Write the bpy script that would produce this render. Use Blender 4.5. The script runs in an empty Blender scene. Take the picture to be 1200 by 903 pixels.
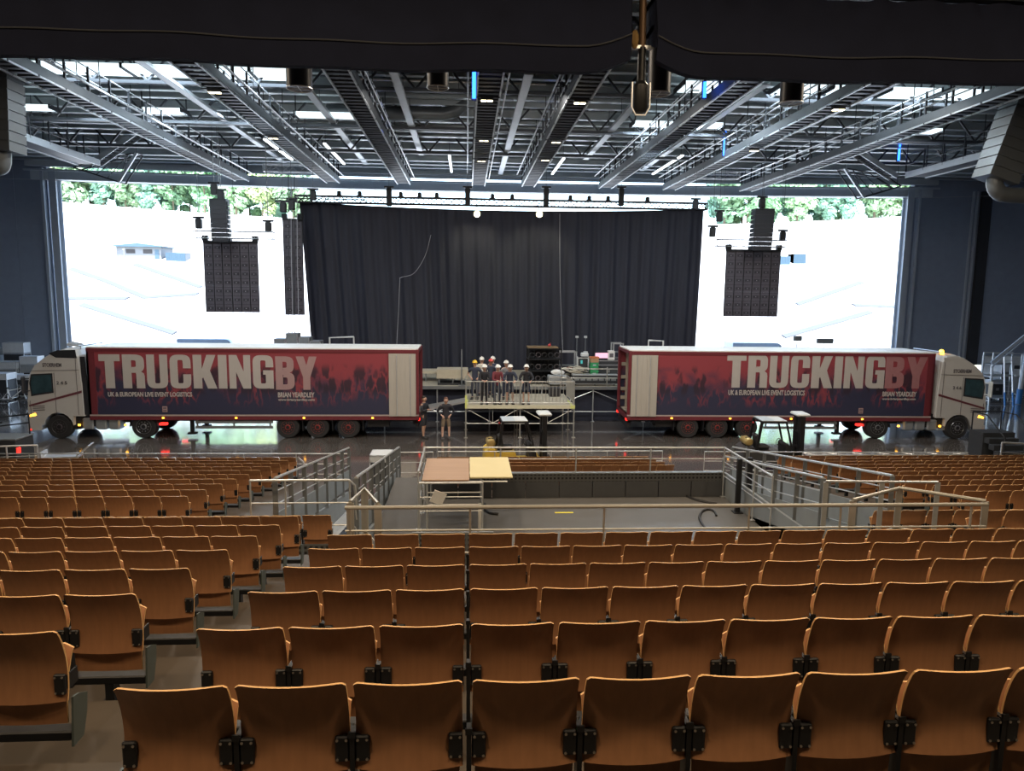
import bpy, bmesh, math, random
from mathutils import Vector, Matrix, Euler
random.seed(7)
PI = math.pi
SC = bpy.context.scene
COL = SC.collection
R = random.uniform

# ------------------------------------------------------------------ camera
CAM_H, FPX = 6.25, 840.0
_p, _y, _r = math.radians(7.512), math.radians(3.654), math.radians(-0.65)
FWD = Vector((math.sin(_y) * math.cos(_p), math.cos(_y) * math.cos(_p), -math.sin(_p)))
_rt = Vector((math.cos(_y), -math.sin(_y), 0)); _dn = FWD.cross(_rt)
RT = _rt * math.cos(_r) + _dn * math.sin(_r)
DN = -_rt * math.sin(_r) + _dn * math.cos(_r)
EYE = Vector((0, 0, CAM_H))
cam_data = bpy.data.cameras.new('camera'); cam = bpy.data.objects.new('camera', cam_data); COL.objects.link(cam)
cam_data.sensor_width = 36.0; cam_data.lens = 36.0 * FPX / 1200.0; cam_data.clip_end = 1000; cam_data.clip_start = .05
M = Matrix((RT, -DN, -FWD)).transposed().to_4x4(); M.translation = EYE
cam.matrix_world = M
SC.camera = cam
def ray(px, py): return FWD + RT * ((px - 600) / FPX) + DN * ((py - 451.5) / FPX)
def at_y(px, py, Y):
    d = ray(px, py); return EYE + d * (Y / d.y)
def at_z(px, py, z):
    d = ray(px, py); return EYE + d * ((z - CAM_H) / d.z)
def proj(v):
    v = Vector(v) - EYE; c = v.dot(FWD)
    if c < .1: return None
    return 600 + FPX * v.dot(RT) / c, 451.5 + FPX * v.dot(DN) / c

# ------------------------------------------------------------------ materials
MATS = {}
def mat(name, c, rough=.55, metal=0., var=.12, scale=6., bump=0., emit=None, es=0., spec=.5, stretch=(1, 1, 1), rnd=0.):
    if name in MATS: return MATS[name]
    m = bpy.data.materials.new(name); m.use_nodes = True; nt = m.node_tree; N = nt.nodes; L = nt.links
    b = N['Principled BSDF']
    b.inputs['Roughness'].default_value = rough; b.inputs['Metallic'].default_value = metal
    b.inputs['Specular IOR Level'].default_value = spec if 'drape' not in name else .15
    tc = N.new('ShaderNodeTexCoord'); mp = N.new('ShaderNodeMapping'); mp.inputs['Scale'].default_value = stretch
    L.new(tc.outputs['Object'], mp.inputs['Vector'])
    nz = N.new('ShaderNodeTexNoise'); nz.inputs['Scale'].default_value = scale; nz.inputs['Detail'].default_value = 4
    L.new(mp.outputs[0], nz.inputs['Vector'])
    mx = N.new('ShaderNodeMix'); mx.data_type = 'RGBA'
    lo = [max(0, x * (1 - var)) for x in c]; hi = [min(1, x * (1 + var)) for x in c]
    mx.inputs[6].default_value = (*lo, 1); mx.inputs[7].default_value = (*hi, 1)
    L.new(nz.outputs['Fac'], mx.inputs[0]); out = mx.outputs[2]
    if rnd:
        oi = N.new('ShaderNodeObjectInfo'); ma = N.new('ShaderNodeMapRange')
        ma.inputs[3].default_value = 1 - rnd; ma.inputs[4].default_value = 1 + rnd
        L.new(oi.outputs['Random'], ma.inputs[0])
        vm = N.new('ShaderNodeVectorMath'); vm.operation = 'SCALE'
        L.new(out, vm.inputs[0]); L.new(ma.outputs[0], vm.inputs['Scale']); out = vm.outputs[0]
    L.new(out, b.inputs['Base Color'])
    if bump:
        bp = N.new('ShaderNodeBump'); bp.inputs['Strength'].default_value = bump; bp.inputs['Distance'].default_value = .02
        L.new(nz.outputs['Fac'], bp.inputs['Height']); L.new(bp.outputs[0], b.inputs['Normal'])
    if emit:
        b.inputs['Emission Color'].default_value = (*emit, 1); b.inputs['Emission Strength'].default_value = es
    MATS[name] = m; return m

W_BACK = mat('plywood_veneer', (.31, .148, .070), .45, 0, .22, 5, stretch=(6, 6, .6), rnd=.12)
W_EDGE = mat('plywood_edge', (.66, .40, .17), .5, 0, .12, 14)
BLACK = mat('black_steel', (.018, .019, .022), .42, .3)
BLACKM = mat('matt_black_plastic', (.02, .02, .022), .6)
BOLT = mat('zinc_bolt', (.55, .52, .48), .3, .9)
GREENGREY = mat('grey_green_plate', (.085, .105, .10), .45, .2)
GALV = mat('galvanised_steel', (.55, .57, .58), .36, .55, .15, 9)
GALVD = mat('dull_galvanised_steel', (.26, .275, .28), .45, .6, .15, 9)
ALU = mat('bare_aluminium', (.72, .73, .74), .35, .8, .1, 9)
PANEL = mat('grey_infill_panel', (.24, .27, .29), .5, .1, .12, 3)
DPANEL = mat('dark_grey_panel', (.075, .08, .09), .55, 0, .15, 3)
CONC = mat('brown_grey_concrete', (.058, .047, .037), .55, 0, .3, 3, .08)
PITF = mat('grey_deck_floor', (.115, .112, .108), .33, 0, .18, 2)
RAMPF = mat('pale_ramp_floor', (.50, .54, .58), .25, 0, .15, 2)
FLOORM = mat('polished_dark_concrete', (.10, .086, .076), .12, 0, .3, .8, .01, None, 0, .9)
FLOORM.node_tree.nodes['Principled BSDF'].inputs['Coat Weight'].default_value = .9; FLOORM.node_tree.nodes['Principled BSDF'].inputs['Coat Roughness'].default_value = .08
WALLM = mat('blue_grey_wall_panel', (.25, .295, .38), .6, 0, .12, 2)
WALLD = mat('dark_wall_paint', (.03, .033, .04), .8, 0, .1, 2)
PILLAR = mat('pale_painted_steel', (.42, .47, .53), .5, .1, .08, 3)
ROOFM = mat('dark_teal_roof_deck', (.02, .035, .042), .6, 0, .15, 1)
PURL = mat('grey_purlin_steel', (.46, .51, .53), .38, .4, .1, 3)
CATW = mat('catwalk_steel', (.56, .60, .63), .38, .3, .1, 3)
CATD = mat('dark_catwalk_steel', (.055, .06, .07), .5, .3, .1, 3)
DUCTM = mat('ribbed_duct_sheet', (.125, .14, .15), .42, .4, .1, 3)
DUCTD = mat('dark_can_metal', (.022, .024, .028), .4, .3, .1, 3)
DRAPE = mat('black_bulkhead_drape', (.0105, .0135, .029), .85, 0, .25, 2, .1)
PIPING = mat('grey_seam_piping', (.045, .05, .06), .6)
CURT = mat('navy_black_stage_curtain', (.030, .032, .048), .75, 0, .3, 1.2, stretch=(4, 4, .3))
LEDM = mat('dark_led_panel', (.10, .09, .108), .5, .1, .2, 4)
SPK = mat('black_speaker_grille', (.03, .03, .035), .6, .1, .2, 30)
LAMPW = mat('white_tube_lamp', (.8, .8, .8), .4, emit=(.9, .97, 1), es=3)
LAMPY = mat('warm_flood_lamp', (.8, .7, .5), .4, emit=(1, .84, .5), es=14)
LAMPB = mat('blue_tube_lamp', (.02, .05, .6), .4, emit=(.02, .13, 1), es=7)
AMBER = mat('amber_lamp', (.7, .3, .02), .4, emit=(1, .45, .04), es=5)
REDL = mat('red_tail_lamp', (.6, .02, .02), .4, emit=(1, .03, .02), es=2.2)
WHITEL = mat('white_marker_lamp', (.8, .8, .8), .4, emit=(.8, .9, 1), es=6)
SKYL = mat('skylight_sheet', (.75, .85, .88), .4, emit=(.80, .95, 1), es=1.5)
TRED = mat('trailer_red_paint', (.16, .03, .038), .4, .1, .1, 4)
TROOF = mat('white_trailer_roof', (.78, .78, .76), .5, 0, .06, 3)
TDOOR = mat('pale_trailer_door', (.42, .39, .34), .5, 0, .12, 4, stretch=(5, 5, .4))
TINT = mat('trailer_inside_ply', (.42, .37, .29), .6, 0, .15, 4)
CABW = mat('cream_cab_paint', (.49, .475, .45), .32, 0, .05, 3)
CABR = mat('maroon_stripe', (.13, .035, .045), .4)
CHAS = mat('dark_chassis', (.022, .022, .026), .55, .2)
TYRE = mat('tyre_rubber', (.018, .018, .019), .75, 0, .2, 20)
RIMR = mat('red_wheel_rim', (.26, .035, .03), .45, .3)
RIMS = mat('steel_wheel_rim', (.35, .36, .37), .35, .8)
TANK = mat('brushed_fuel_tank', (.45, .48, .5), .35, .6)
LETW = mat('white_vinyl_letter', (.44, .41, .38), .5, 0, .05, 3)
LETP = mat('pink_vinyl_letter', (.36, .235, .23), .5, 0, .08, 3)
LETD = mat('grey_vinyl_letter', (.10, .09, .10), .5)
GLASS = mat('dark_cab_glass', (.030, .062, .075), .06, 0, .5, 3, spec=.9)
YELL = mat('forklift_yellow', (.62, .42, .06), .4, 0, .1, 6)
GOLD = mat('gas_bottle_paint', (.45, .33, .13), .35, .4, .15, 8)
LGREY = mat('light_grey_plastic', (.55, .58, .58), .45)
PLY = mat('brown_plywood_sheet', (.40, .27, .19), .5, 0, .12, 2, stretch=(.5, 4, 1))
PLY2 = mat('pale_yellow_sheet', (.68, .60, .34), .5, 0, .06, 2)
DECKW = mat('worn_stage_deck', (.40, .36, .28), .6, 0, .25, 2)
CASEB = mat('black_case_ply', (.03, .033, .038), .55)
CASEG = mat('grey_case_ply', (.24, .26, .27), .5)
CASET = mat('pale_case_lid', (.55, .58, .60), .4)
TAPEY = mat('yellow_green_tape', (.62, .66, .22), .5)
SKIRT = mat('black_stage_skirt', (.018, .022, .04), .8, 0, .2, 2, stretch=(5, 5, .4))
BLUE = mat('blue_lift_paint', (.03, .16, .42), .45)
HILLM = mat('sunlit_pale_hillside', (.50, .51, .50), .9, 0, .06, .06)
PATHM = mat('grey_hill_path', (.105, .117, .127), .9, 0, .05, .3)
HUTW = mat('pale_hut_wall', (.16, .175, .19), .7)
HUTB = mat('blue_container', (.05, .10, .145), .6)
BARK = mat('tree_bark', (.16, .13, .09), .9, 0, .3, 4)
LEAF = [mat('leaf_green_%s' % k, c, .7, 0, .4, 1.3, rnd=.25) for k, c in
        (('mid', (.27, .47, .27)), ('pale', (.38, .57, .34)), ('bluish', (.25, .45, .33)), ('yellowish', (.46, .58, .29)))]
SKIN = [mat('skin_light', (.55, .34, .25), .5), mat('skin_tan', (.42, .24, .16), .5)]
HATW = mat('white_hard_hat', (.80, .78, .72), .35); HATY = mat('yellow_hard_hat', (.80, .50, .03), .35); HATR = mat('red_hard_hat', (.62, .06, .04), .35)
CLB = mat('black_work_cloth', (.02, .02, .025), .8); CLN = mat('navy_work_cloth', (.03, .036, .06), .8); CLW = mat('cream_cloth', (.58, .54, .45), .8)
CLR = mat('maroon_cloth', (.16, .03, .04), .8); CLG = mat('grey_cloth', (.20, .20, .21), .8); KHAKI = mat('khaki_cloth', (.20, .15, .10), .8); DENIM = mat('dark_denim', (.04, .05, .08), .8)
HAIRM = mat('dark_hair', (.03, .02, .015), .6); EYEM = mat('dark_eye', (.01, .01, .01), .2); SHOEM = mat('dark_shoe', (.025, .022, .02), .6)
GREENC = mat('green_crate', (.03, .27, .10), .5); PINKG = mat('pink_screen', (.7, .4, .5), .4, emit=(1, .55, .75), es=.8); WHITEP = mat('white_plastic', (.72, .72, .70), .5)
TEALS = mat('teal_screen', (.02, .2, .2), .3, emit=(.1, .6, .6), es=.6); REDB = mat('red_plastic', (.5, .05, .05), .5); BEIGE = mat('beige_sheet', (.46, .41, .31), .6)
YTAPE = mat('yellow_floor_tape', (.85, .75, .05), .5); CABLE = mat('black_cable', (.015, .015, .016), .5); ROPE = mat('pale_rope', (.42, .42, .45), .6)
BROWNP = mat('brown_rust_pipe', (.16, .10, .06), .5, .4)

def perforated(name, c, hole, k):
    m = bpy.data.materials.new(name); m.use_nodes = True; nt = m.node_tree; N = nt.nodes; L = nt.links
    b = N['Principled BSDF']; b.inputs['Roughness'].default_value = .5; b.inputs['Metallic'].default_value = .3
    tc = N.new('ShaderNodeTexCoord'); sp = N.new('ShaderNodeSeparateXYZ'); L.new(tc.outputs['Object'], sp.inputs[0])
    outs = []
    for a in ('X', 'Z'):
        mu = N.new('ShaderNodeMath'); mu.operation = 'MULTIPLY'; mu.inputs[1].default_value = k; L.new(sp.outputs[a], mu.inputs[0])
        fr = N.new('ShaderNodeMath'); fr.operation = 'PINGPONG'; fr.inputs[1].default_value = .5; L.new(mu.outputs[0], fr.inputs[0])
        gt = N.new('ShaderNodeMath'); gt.operation = 'GREATER_THAN'; gt.inputs[1].default_value = .24; L.new(fr.outputs[0], gt.inputs[0]); outs.append(gt)
    an = N.new('ShaderNodeMath'); an.operation = 'MULTIPLY'; L.new(outs[0].outputs[0], an.inputs[0]); L.new(outs[1].outputs[0], an.inputs[1])
    mx = N.new('ShaderNodeMix'); mx.data_type = 'RGBA'; mx.inputs[6].default_value = (*c, 1); mx.inputs[7].default_value = (*hole, 1)
    L.new(an.outputs[0], mx.inputs[0]); L.new(mx.outputs[2], b.inputs['Base Color'])
    return m
PERF = perforated('perforated_grey_sheet', (.115, .12, .125), (.02, .02, .022), 11)
LEDBACK = perforated('led_panel_back', (.05, .046, .056), (.10, .095, .11), 2.2)

def crowd_print(name):
    """printed tarpaulin: red sky above a dark crowd with raised arms, navy below"""
    m = bpy.data.materials.new(name); m.use_nodes = True; nt = m.node_tree; N = nt.nodes; L = nt.links
    b = N['Principled BSDF']; b.inputs['Roughness'].default_value = .42
    tc = N.new('ShaderNodeTexCoord'); sp = N.new('ShaderNodeSeparateXYZ'); L.new(tc.outputs['Object'], sp.inputs[0])
    nz = N.new('ShaderNodeTexNoise'); nz.inputs['Scale'].default_value = 1.1; nz.inputs['Detail'].default_value = 5; nz.inputs['Distortion'].default_value = .5
    L.new(tc.outputs['Object'], nz.inputs['Vector'])
    def math_(op, a, bb, clamp=False):
        n = N.new('ShaderNodeMath'); n.operation = op; n.use_clamp = clamp
        for i, q in enumerate((a, bb)):
            if isinstance(q, (int, float)): n.inputs[i].default_value = q
            else: L.new(q, n.inputs[i])
        return n.outputs[0]
    zz = math_('ADD', sp.outputs['Z'], math_('MULTIPLY', math_('SUBTRACT', nz.outputs['Fac'], .5), 2.2))
    mr = N.new('ShaderNodeMapRange'); mr.interpolation_type = 'SMOOTHSTEP'; mr.inputs[1].default_value = 2.0; mr.inputs[2].default_value = 3.1
    L.new(zz, mr.inputs[0])
    base = N.new('ShaderNodeMix'); base.data_type = 'RGBA'; base.inputs[6].default_value = (.034, .035, .068, 1); base.inputs[7].default_value = (.27, .048, .060, 1)
    L.new(mr.outputs[0], base.inputs[0])
    # crowd: heads and raised arms
    mp = N.new('ShaderNodeMapping'); mp.inputs['Scale'].default_value = (1.55, 1, .62); L.new(tc.outputs['Object'], mp.inputs['Vector'])
    n2 = N.new('ShaderNodeTexNoise'); n2.inputs['Scale'].default_value = 2.6; n2.inputs['Detail'].default_value = 2; L.new(mp.outputs[0], n2.inputs['Vector'])
    va = N.new('ShaderNodeVectorMath'); va.operation = 'MULTIPLY_ADD'; va.inputs[1].default_value = (.75, 0, .75); L.new(n2.outputs['Color'], va.inputs[0]); L.new(mp.outputs[0], va.inputs[2])
    vo = N.new('ShaderNodeTexVoronoi'); vo.feature = 'DISTANCE_TO_EDGE'; vo.inputs['Scale'].default_value = 1.9; L.new(va.outputs[0], vo.inputs['Vector'])
    v1 = N.new('ShaderNodeTexVoronoi'); v1.inputs['Scale'].default_value = 1.9; L.new(va.outputs[0], v1.inputs['Vector'])
    line = math_('SUBTRACT', 1.0, math_('MULTIPLY', vo.outputs['Distance'], 8.0), True)
    def band(lo, hi, w):
        a = N.new('ShaderNodeMapRange'); a.interpolation_type = 'SMOOTHSTEP'; a.inputs[1].default_value = lo; a.inputs[2].default_value = lo + w; L.new(sp.outputs['Z'], a.inputs[0])
        c = N.new('ShaderNodeMapRange'); c.interpolation_type = 'SMOOTHSTEP'; c.inputs[1].default_value = hi; c.inputs[2].default_value = hi - w; L.new(sp.outputs['Z'], c.inputs[0])
        return math_('MULTIPLY', a.outputs[0], c.outputs[0])
    n3 = N.new('ShaderNodeTexNoise'); n3.inputs['Scale'].default_value = .55; L.new(tc.outputs['Object'], n3.inputs['Vector'])
    patch = math_('MULTIPLY', math_('SUBTRACT', n3.outputs['Fac'], .42), 6., True)
    f1 = math_('MULTIPLY', math_('MULTIPLY', line, band(1.25, 3.1, .5)), math_('MULTIPLY', patch, .95))
    m1 = N.new('ShaderNodeMix'); m1.data_type = 'RGBA'; m1.inputs[7].default_value = (.30, .052, .060, 1); L.new(f1, m1.inputs[0]); L.new(base.outputs[2], m1.inputs[6])
    heads = math_('MULTIPLY', math_('SUBTRACT', .56, v1.outputs['Distance'], True), 6., True)
    f2 = math_('MULTIPLY', math_('MULTIPLY', heads, band(1.7, 3.25, .45)), .9)
    m2 = N.new('ShaderNodeMix'); m2.data_type = 'RGBA'; m2.inputs[7].default_value = (.035, .022, .034, 1); L.new(f2, m2.inputs[0]); L.new(m1.outputs[2], m2.inputs[6])
    L.new(m2.outputs[2], b.inputs['Base Color']); return m
TARP = crowd_print('printed_side_tarpaulin')

# ------------------------------------------------------------------ mesh builder
class MB:
    def __init__(s): s.v = []; s.f = []; s.m = []
    def add(s, vs, fs, m=0):
        o = len(s.v); s.v += [tuple(x) for x in vs]; s.f += [tuple(i + o for i in f) for f in fs]; s.m += [m] * len(fs); return s
    def box(s, x0, x1, y0, y1, z0, z1, m=0):
        return s.add([(x0, y0, z0), (x1, y0, z0), (x1, y1, z0), (x0, y1, z0), (x0, y0, z1), (x1, y0, z1), (x1, y1, z1), (x0, y1, z1)],
                     [(0, 3, 2, 1), (4, 5, 6, 7), (0, 1, 5, 4), (1, 2, 6, 5), (2, 3, 7, 6), (3, 0, 4, 7)], m)
    def cbox(s, c, d, m=0, rot=None, bev=0.):
        hx, hy, hz = d[0] / 2, d[1] / 2, d[2] / 2
        if bev:
            t = min(bev, hx * .9, hy * .9, hz * .9)
            def ring(z, i): 
                a, b_ = hx - i, hy - i; e = t if i == 0 else t * .6
                return [(-a + e, -b_, z), (a - e, -b_, z), (a, -b_ + e, z), (a, b_ - e, z), (a - e, b_, z), (-a + e, b_, z), (-a, b_ - e, z), (-a, -b_ + e, z)]
            vs = ring(-hz, t) + ring(-hz + t, 0) + ring(hz - t, 0) + ring(hz, t)
            fs = [tuple(range(7, -1, -1)), tuple(range(24, 32))]
            for k in range(3):
                for i in range(8): fs.append((k * 8 + i, k * 8 + (i + 1) % 8, k * 8 + 8 + (i + 1) % 8, k * 8 + 8 + i))
        else:
            vs = [(-hx, -hy, -hz), (hx, -hy, -hz), (hx, hy, -hz), (-hx, hy, -hz), (-hx, -hy, hz), (hx, -hy, hz), (hx, hy, hz), (-hx, hy, hz)]
            fs = [(0, 3, 2, 1), (4, 5, 6, 7), (0, 1, 5, 4), (1, 2, 6, 5), (2, 3, 7, 6), (3, 0, 4, 7)]
        c = Vector(c); out = []
        for q in vs:
            q = Vector(q)
            if rot: q = rot @ q
            out.append(q + c)
        return s.add(out, fs, m)
    def bar(s, p, q, w, h, m=0, up=(0, 0, 1)):
        p, q = Vector(p), Vector(q); d = (q - p)
        if d.length < 1e-6: return s
        d = d.normalized(); u = Vector(up)
        if abs(d.dot(u)) > .98: u = Vector((0, 1, 0))
        sx = d.cross(u).normalized() * w / 2; sz = sx.cross(d).normalized() * h / 2
        vs = [p - sx - sz, p + sx - sz, p + sx + sz, p - sx + sz, q - sx - sz, q + sx - sz, q + sx + sz, q - sx + sz]
        return s.add(vs, [(0, 3, 2, 1), (4, 5, 6, 7), (0, 1, 5, 4), (1, 2, 6, 5), (2, 3, 7, 6), (3, 0, 4, 7)], m)
    def tube(s, p, q, r, n=8, m=0, r2=None): return s.path([p, q], [r, r if r2 is None else r2], n, m)
    def path(s, pts, r, n=8, m=0):
        pts = [Vector(x) for x in pts]
        if not isinstance(r, (list, tuple)): r = [r] * len(pts)
        vs = []; ref = None
        for i, c in enumerate(pts):
            a = pts[max(0, i - 1)]; b = pts[min(len(pts) - 1, i + 1)]; d = (b - a).normalized()
            if ref is None or abs(d.dot(ref)) > .97:
                ref = Vector((0, 0, 1)) if abs(d.z) < .9 else Vector((0, 1, 0))
            u = d.cross(ref).normalized(); w = u.cross(d).normalized(); ref = w
            for k in range(n):
                t = 2 * PI * k / n; vs.append(c + (u * math.cos(t) + w * math.sin(t)) * r[i])
        fs = [tuple(range(n - 1, -1, -1)), tuple(range((len(pts) - 1) * n, len(pts) * n))]
        for i in range(len(pts) - 1):
            for k in range(n): fs.append((i * n + k, i * n + (k + 1) % n, i * n + n + (k + 1) % n, i * n + n + k))
        return s.add(vs, fs, m)
    def lathe(s, prof, c=(0, 0, 0), axis='z', n=16, m=0):
        vs = []; c = Vector(c)
        for (r, h) in prof:
            for k in range(n):
                t = 2 * PI * k / n; a, b = r * math.cos(t), r * math.sin(t)
                vs.append(c + Vector({'z': (a, b, h), 'y': (a, h, b), 'x': (h, a, b)}[axis]))
        fs = []
        for i in range(len(prof) - 1):
            for k in range(n): fs.append((i * n + k, i * n + (k + 1) % n, i * n + n + (k + 1) % n, i * n + n + k))
        fs.append(tuple(range(n - 1, -1, -1))); fs.append(tuple(range((len(prof) - 1) * n, len(prof) * n)))
        return s.add(vs, fs, m)
    def prism(s, poly, axis, lo, hi, m=0, mside=None):
        def P(a, b, h): return {'y': (a, h, b), 'x': (h, a, b), 'z': (a, b, h)}[axis]
        n = len(poly); vs = [P(a, b, lo) for a, b in poly] + [P(a, b, hi) for a, b in poly]
        s.add(vs, [tuple(range(n)), tuple(range(2 * n - 1, n - 1, -1))], m)
        return s.add(vs, [(i, i + n, (i + 1) % n + n, (i + 1) % n) for i in range(n)], m if mside is None else mside)
    def grid(s, fn, nu, nv, m=0, thick=None, medge=None):
        """surface fn(i/nu, j/nv); with thick it is closed into a shell along -normal approx (fn returns front, back)"""
        if thick is None:
            vs = [fn(i / nu, j / nv) for j in range(nv + 1) for i in range(nu + 1)]; w = nu + 1
            return s.add(vs, [(j * w + i, j * w + i + 1, (j + 1) * w + i + 1, (j + 1) * w + i) for j in range(nv) for i in range(nu)], m)
        w = nu + 1; K = w * (nv + 1)
        fr = [Vector(fn(i / nu, j / nv)) for j in range(nv + 1) for i in range(nu + 1)]
        t = Vector(thick); vs = fr + [q + t for q in fr]
        q4 = [(j * w + i, j * w + i + 1, (j + 1) * w + i + 1, (j + 1) * w + i) for j in range(nv) for i in range(nu)]
        s.add(vs, q4 + [tuple(x + K for x in reversed(f)) for f in q4], m)
        e = []
        for i in range(nu): e += [(i, i + K, i + 1 + K, i + 1), (nv * w + i, nv * w + i + 1, nv * w + i + 1 + K, nv * w + i + K)]
        for j in range(nv): e += [(j * w, (j + 1) * w, (j + 1) * w + K, j * w + K), (j * w + nu, j * w + nu + K, (j + 1) * w + nu + K, (j + 1) * w + nu)]
        return s.add(vs, e, m if medge is None else medge)
    def sphere(s, c, r, n=12, k=8, m=0, sc=(1, 1, 1)):
        prof = [(max(1e-4, math.sin(PI * i / k)) * r, -math.cos(PI * i / k) * r) for i in range(k + 1)]
        o = len(s.v); s.lathe(prof, (0, 0, 0), 'z', n, m)
        for i in range(o, len(s.v)):
            x, y, z = s.v[i]; s.v[i] = (x * sc[0] + c[0], y * sc[1] + c[1], z * sc[2] + c[2])
        return s
    def mesh(s, name, mats, smooth=False):
        me = bpy.data.meshes.new(name); me.from_pydata(s.v, [], s.f)
        for x in (mats if isinstance(mats, (list, tuple)) else [mats]): me.materials.append(x)
        me.polygons.foreach_set('material_index', s.m)
        bm = bmesh.new(); bm.from_mesh(me); bmesh.ops.recalc_face_normals(bm, faces=bm.faces); bm.to_mesh(me); bm.free()
        if smooth:
            me.polygons.foreach_set('use_smooth', [True] * len(me.polygons))
            try: me.set_sharp_from_angle(angle=math.radians(38))
            except Exception: pass
        me.update(); return me
    def build(s, name, mats, parent=None, smooth=False, loc=None):
        o = bpy.data.objects.new(name, s.mesh(name, mats, smooth)); COL.objects.link(o)
        if parent: o.parent = parent
        if loc is not None: o.location = loc
        return o
def link_mesh(name, me, parent=None, loc=(0, 0, 0), rz=0):
    o = bpy.data.objects.new(name, me); COL.objects.link(o); o.location = loc; o.rotation_euler.z = rz
    if parent: o.parent = parent
    return o
def tag(o, label, cat, group=None, kind=None):
    if label: o['label'] = label
    if cat: o['category'] = cat
    if group: o['group'] = group
    if kind: o['kind'] = kind
    return o
def thing(name, label, cat, loc=(0, 0, 0), rz=0, group=None):
    o = bpy.data.objects.new(name, None); COL.objects.link(o); o.location = loc; o.rotation_euler.z = rz
    o.empty_display_size = .2
    return tag(o, label, cat, group)
def struct(o): o['kind'] = 'structure'; return o
def copy_tree(o, loc=None, rz=None):
    c = o.copy(); COL.objects.link(c)
    if loc is not None: c.location = loc
    if rz is not None: c.rotation_euler.z = rz
    for ch in o.children:
        d = ch.copy(); COL.objects.link(d); d.parent = c
        for g in ch.children:
            e = g.copy(); COL.objects.link(e); e.parent = d
    return c
ORD = ['first', 'second', 'third', 'fourth', 'fifth', 'sixth', 'seventh', 'eighth', 'ninth', 'tenth', 'eleventh', 'twelfth', 'thirteenth', 'fourteenth',
       'fifteenth', 'sixteenth', 'seventeenth', 'eighteenth', 'nineteenth', 'twentieth', 'twenty-first', 'twenty-second', 'twenty-third', 'twenty-fourth',
       'twenty-fifth', 'twenty-sixth', 'twenty-seventh', 'twenty-eighth', 'twenty-ninth', 'thirtieth']
# ------------------------------------------------------------------ setting: floors, tiers, walls, roof
CX = 2.3                                   # the hall's middle line
XL, XR = -34., 40.
UP = lambda n: 3.72 - .185 * n             # floor of upper row n
UY = lambda n: 2.9 + .913 * n              # back plane of upper row n
LP = lambda i: 1.63 - .135 * i             # floor of lower row i
LY = lambda i: 13.0 + .913 * i
struct(MB().box(XL, XR, -9, 47.6, -.3, 0).build('floor', FLOORM))
# upper tier: rows -4..5 full width, 6 and 7 only beside the pit
def tier_steps(rows, fz, fy, x0, x1, last):
    b = MB()
    for k, n in enumerate(rows):
        y0 = fy(n) - .14; y1 = fy(rows[k + 1]) - .14 if k + 1 < len(rows) else last
        b.box(x0, x1, y0, y1, -.02, fz(n))
    return b
struct(tier_steps(list(range(-7, 6)), UP, UY, XL, XR, 8.22).build('floor_upper_tier', CONC))
struct(tier_steps([6, 7], UP, UY, XL, -1.75, 10.15).build('floor_upper_tier_left', CONC))
struct(tier_steps([6, 7], UP, UY, 6.75, XR, 10.15).build('floor_upper_tier_right', CONC))
VL = (-3.27, -1.87); VR = (6.05, 7.6); VY = (11.8, 19.9)      # the two stairwells
PX = (-.97, 6.05); PY = 16.1; PZ = 1.5                          # the sunken platform
b = MB().box(XL, VL[0] - .06, 10.15, 12.86, -.02, 1.65)
b.box(VL[0] - .06, -1.67, 10.15, VY[0], -.02, 1.65)
for i in range(10): b.box(XL, VL[0] - .06, LY(i) - .14, LY(i + 1) - .14 if i < 9 else 22.2, -.02, LP(i))
struct(b.build('floor_lower_tier_left', CONC))
b = MB().box(VR[1] + .06, XR, 10.15, 12.86, -.02, 1.65).box(6.7, VR[1] + .06, 10.15, VY[0], -.02, 1.65)
for i in range(10): b.box(VR[1] + .06, XR, LY(i) - .14, LY(i + 1) - .14 if i < 9 else 22.2, -.02, LP(i))
struct(b.build('floor_lower_tier_right', CONC))
b = MB()
for i in range(4, 10): b.box(-1.67, 5.95, max(PY + .12, LY(i) - .14), LY(i + 1) - .14 if i < 9 else 22.2, -.02, LP(i))
struct(b.build('floor_lower_tier_middle', CONC))
struct(MB().box(PX[0], PX[1], 8.24, PY, -.02, PZ).build('floor_platform', PITF))
struct(MB().box(-1.8, PX[0] - .02, 8.24, 18.0, -.02, PZ - .01).build('floor_walkway', PITF))
for nm, (x0, x1) in (('floor_ramp_left', VL), ('floor_ramp_right', VR)):
    struct(MB().add([(x0, VY[0], 1.3), (x1, VY[0], 1.3), (x1, VY[1] + .6, .06), (x0, VY[1] + .6, .06),
                     (x0, VY[0], -.02), (x1, VY[0], -.02), (x1, VY[1] + .6, -.02), (x0, VY[1] + .6, -.02)],
                    [(0, 1, 2, 3), (7, 6, 5, 4), (0, 4, 5, 1), (1, 5, 6, 2), (2, 6, 7, 3), (3, 7, 4, 0)]).build(nm, RAMPF))
# pit back wall: dark panels with a perforated strip on top
b = MB()
for k in range(9):
    x = PX[0] + (PX[1] - PX[0]) * k / 9; b.box(x + .01, x + (PX[1] - PX[0]) / 9 - .01, PY - .02, PY + .1, PZ - .4, 1.88)
struct(b.build('wall_platform_back', DPANEL))
struct(MB().box(PX[0], PX[1], PY, PY + .03, 1.88, 2.06).build('trim_1', PERF))
struct(MB().box(PX[0] - .02, PX[1], PY - .03, PY + .12, 2.06, 2.085).build('trim_2', GALVD))
struct(MB().box(PX[1] + .02, PX[1] + .08, 11.5, PY + .1, .2, 2.06).build('wall_platform_right', PANEL))
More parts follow.
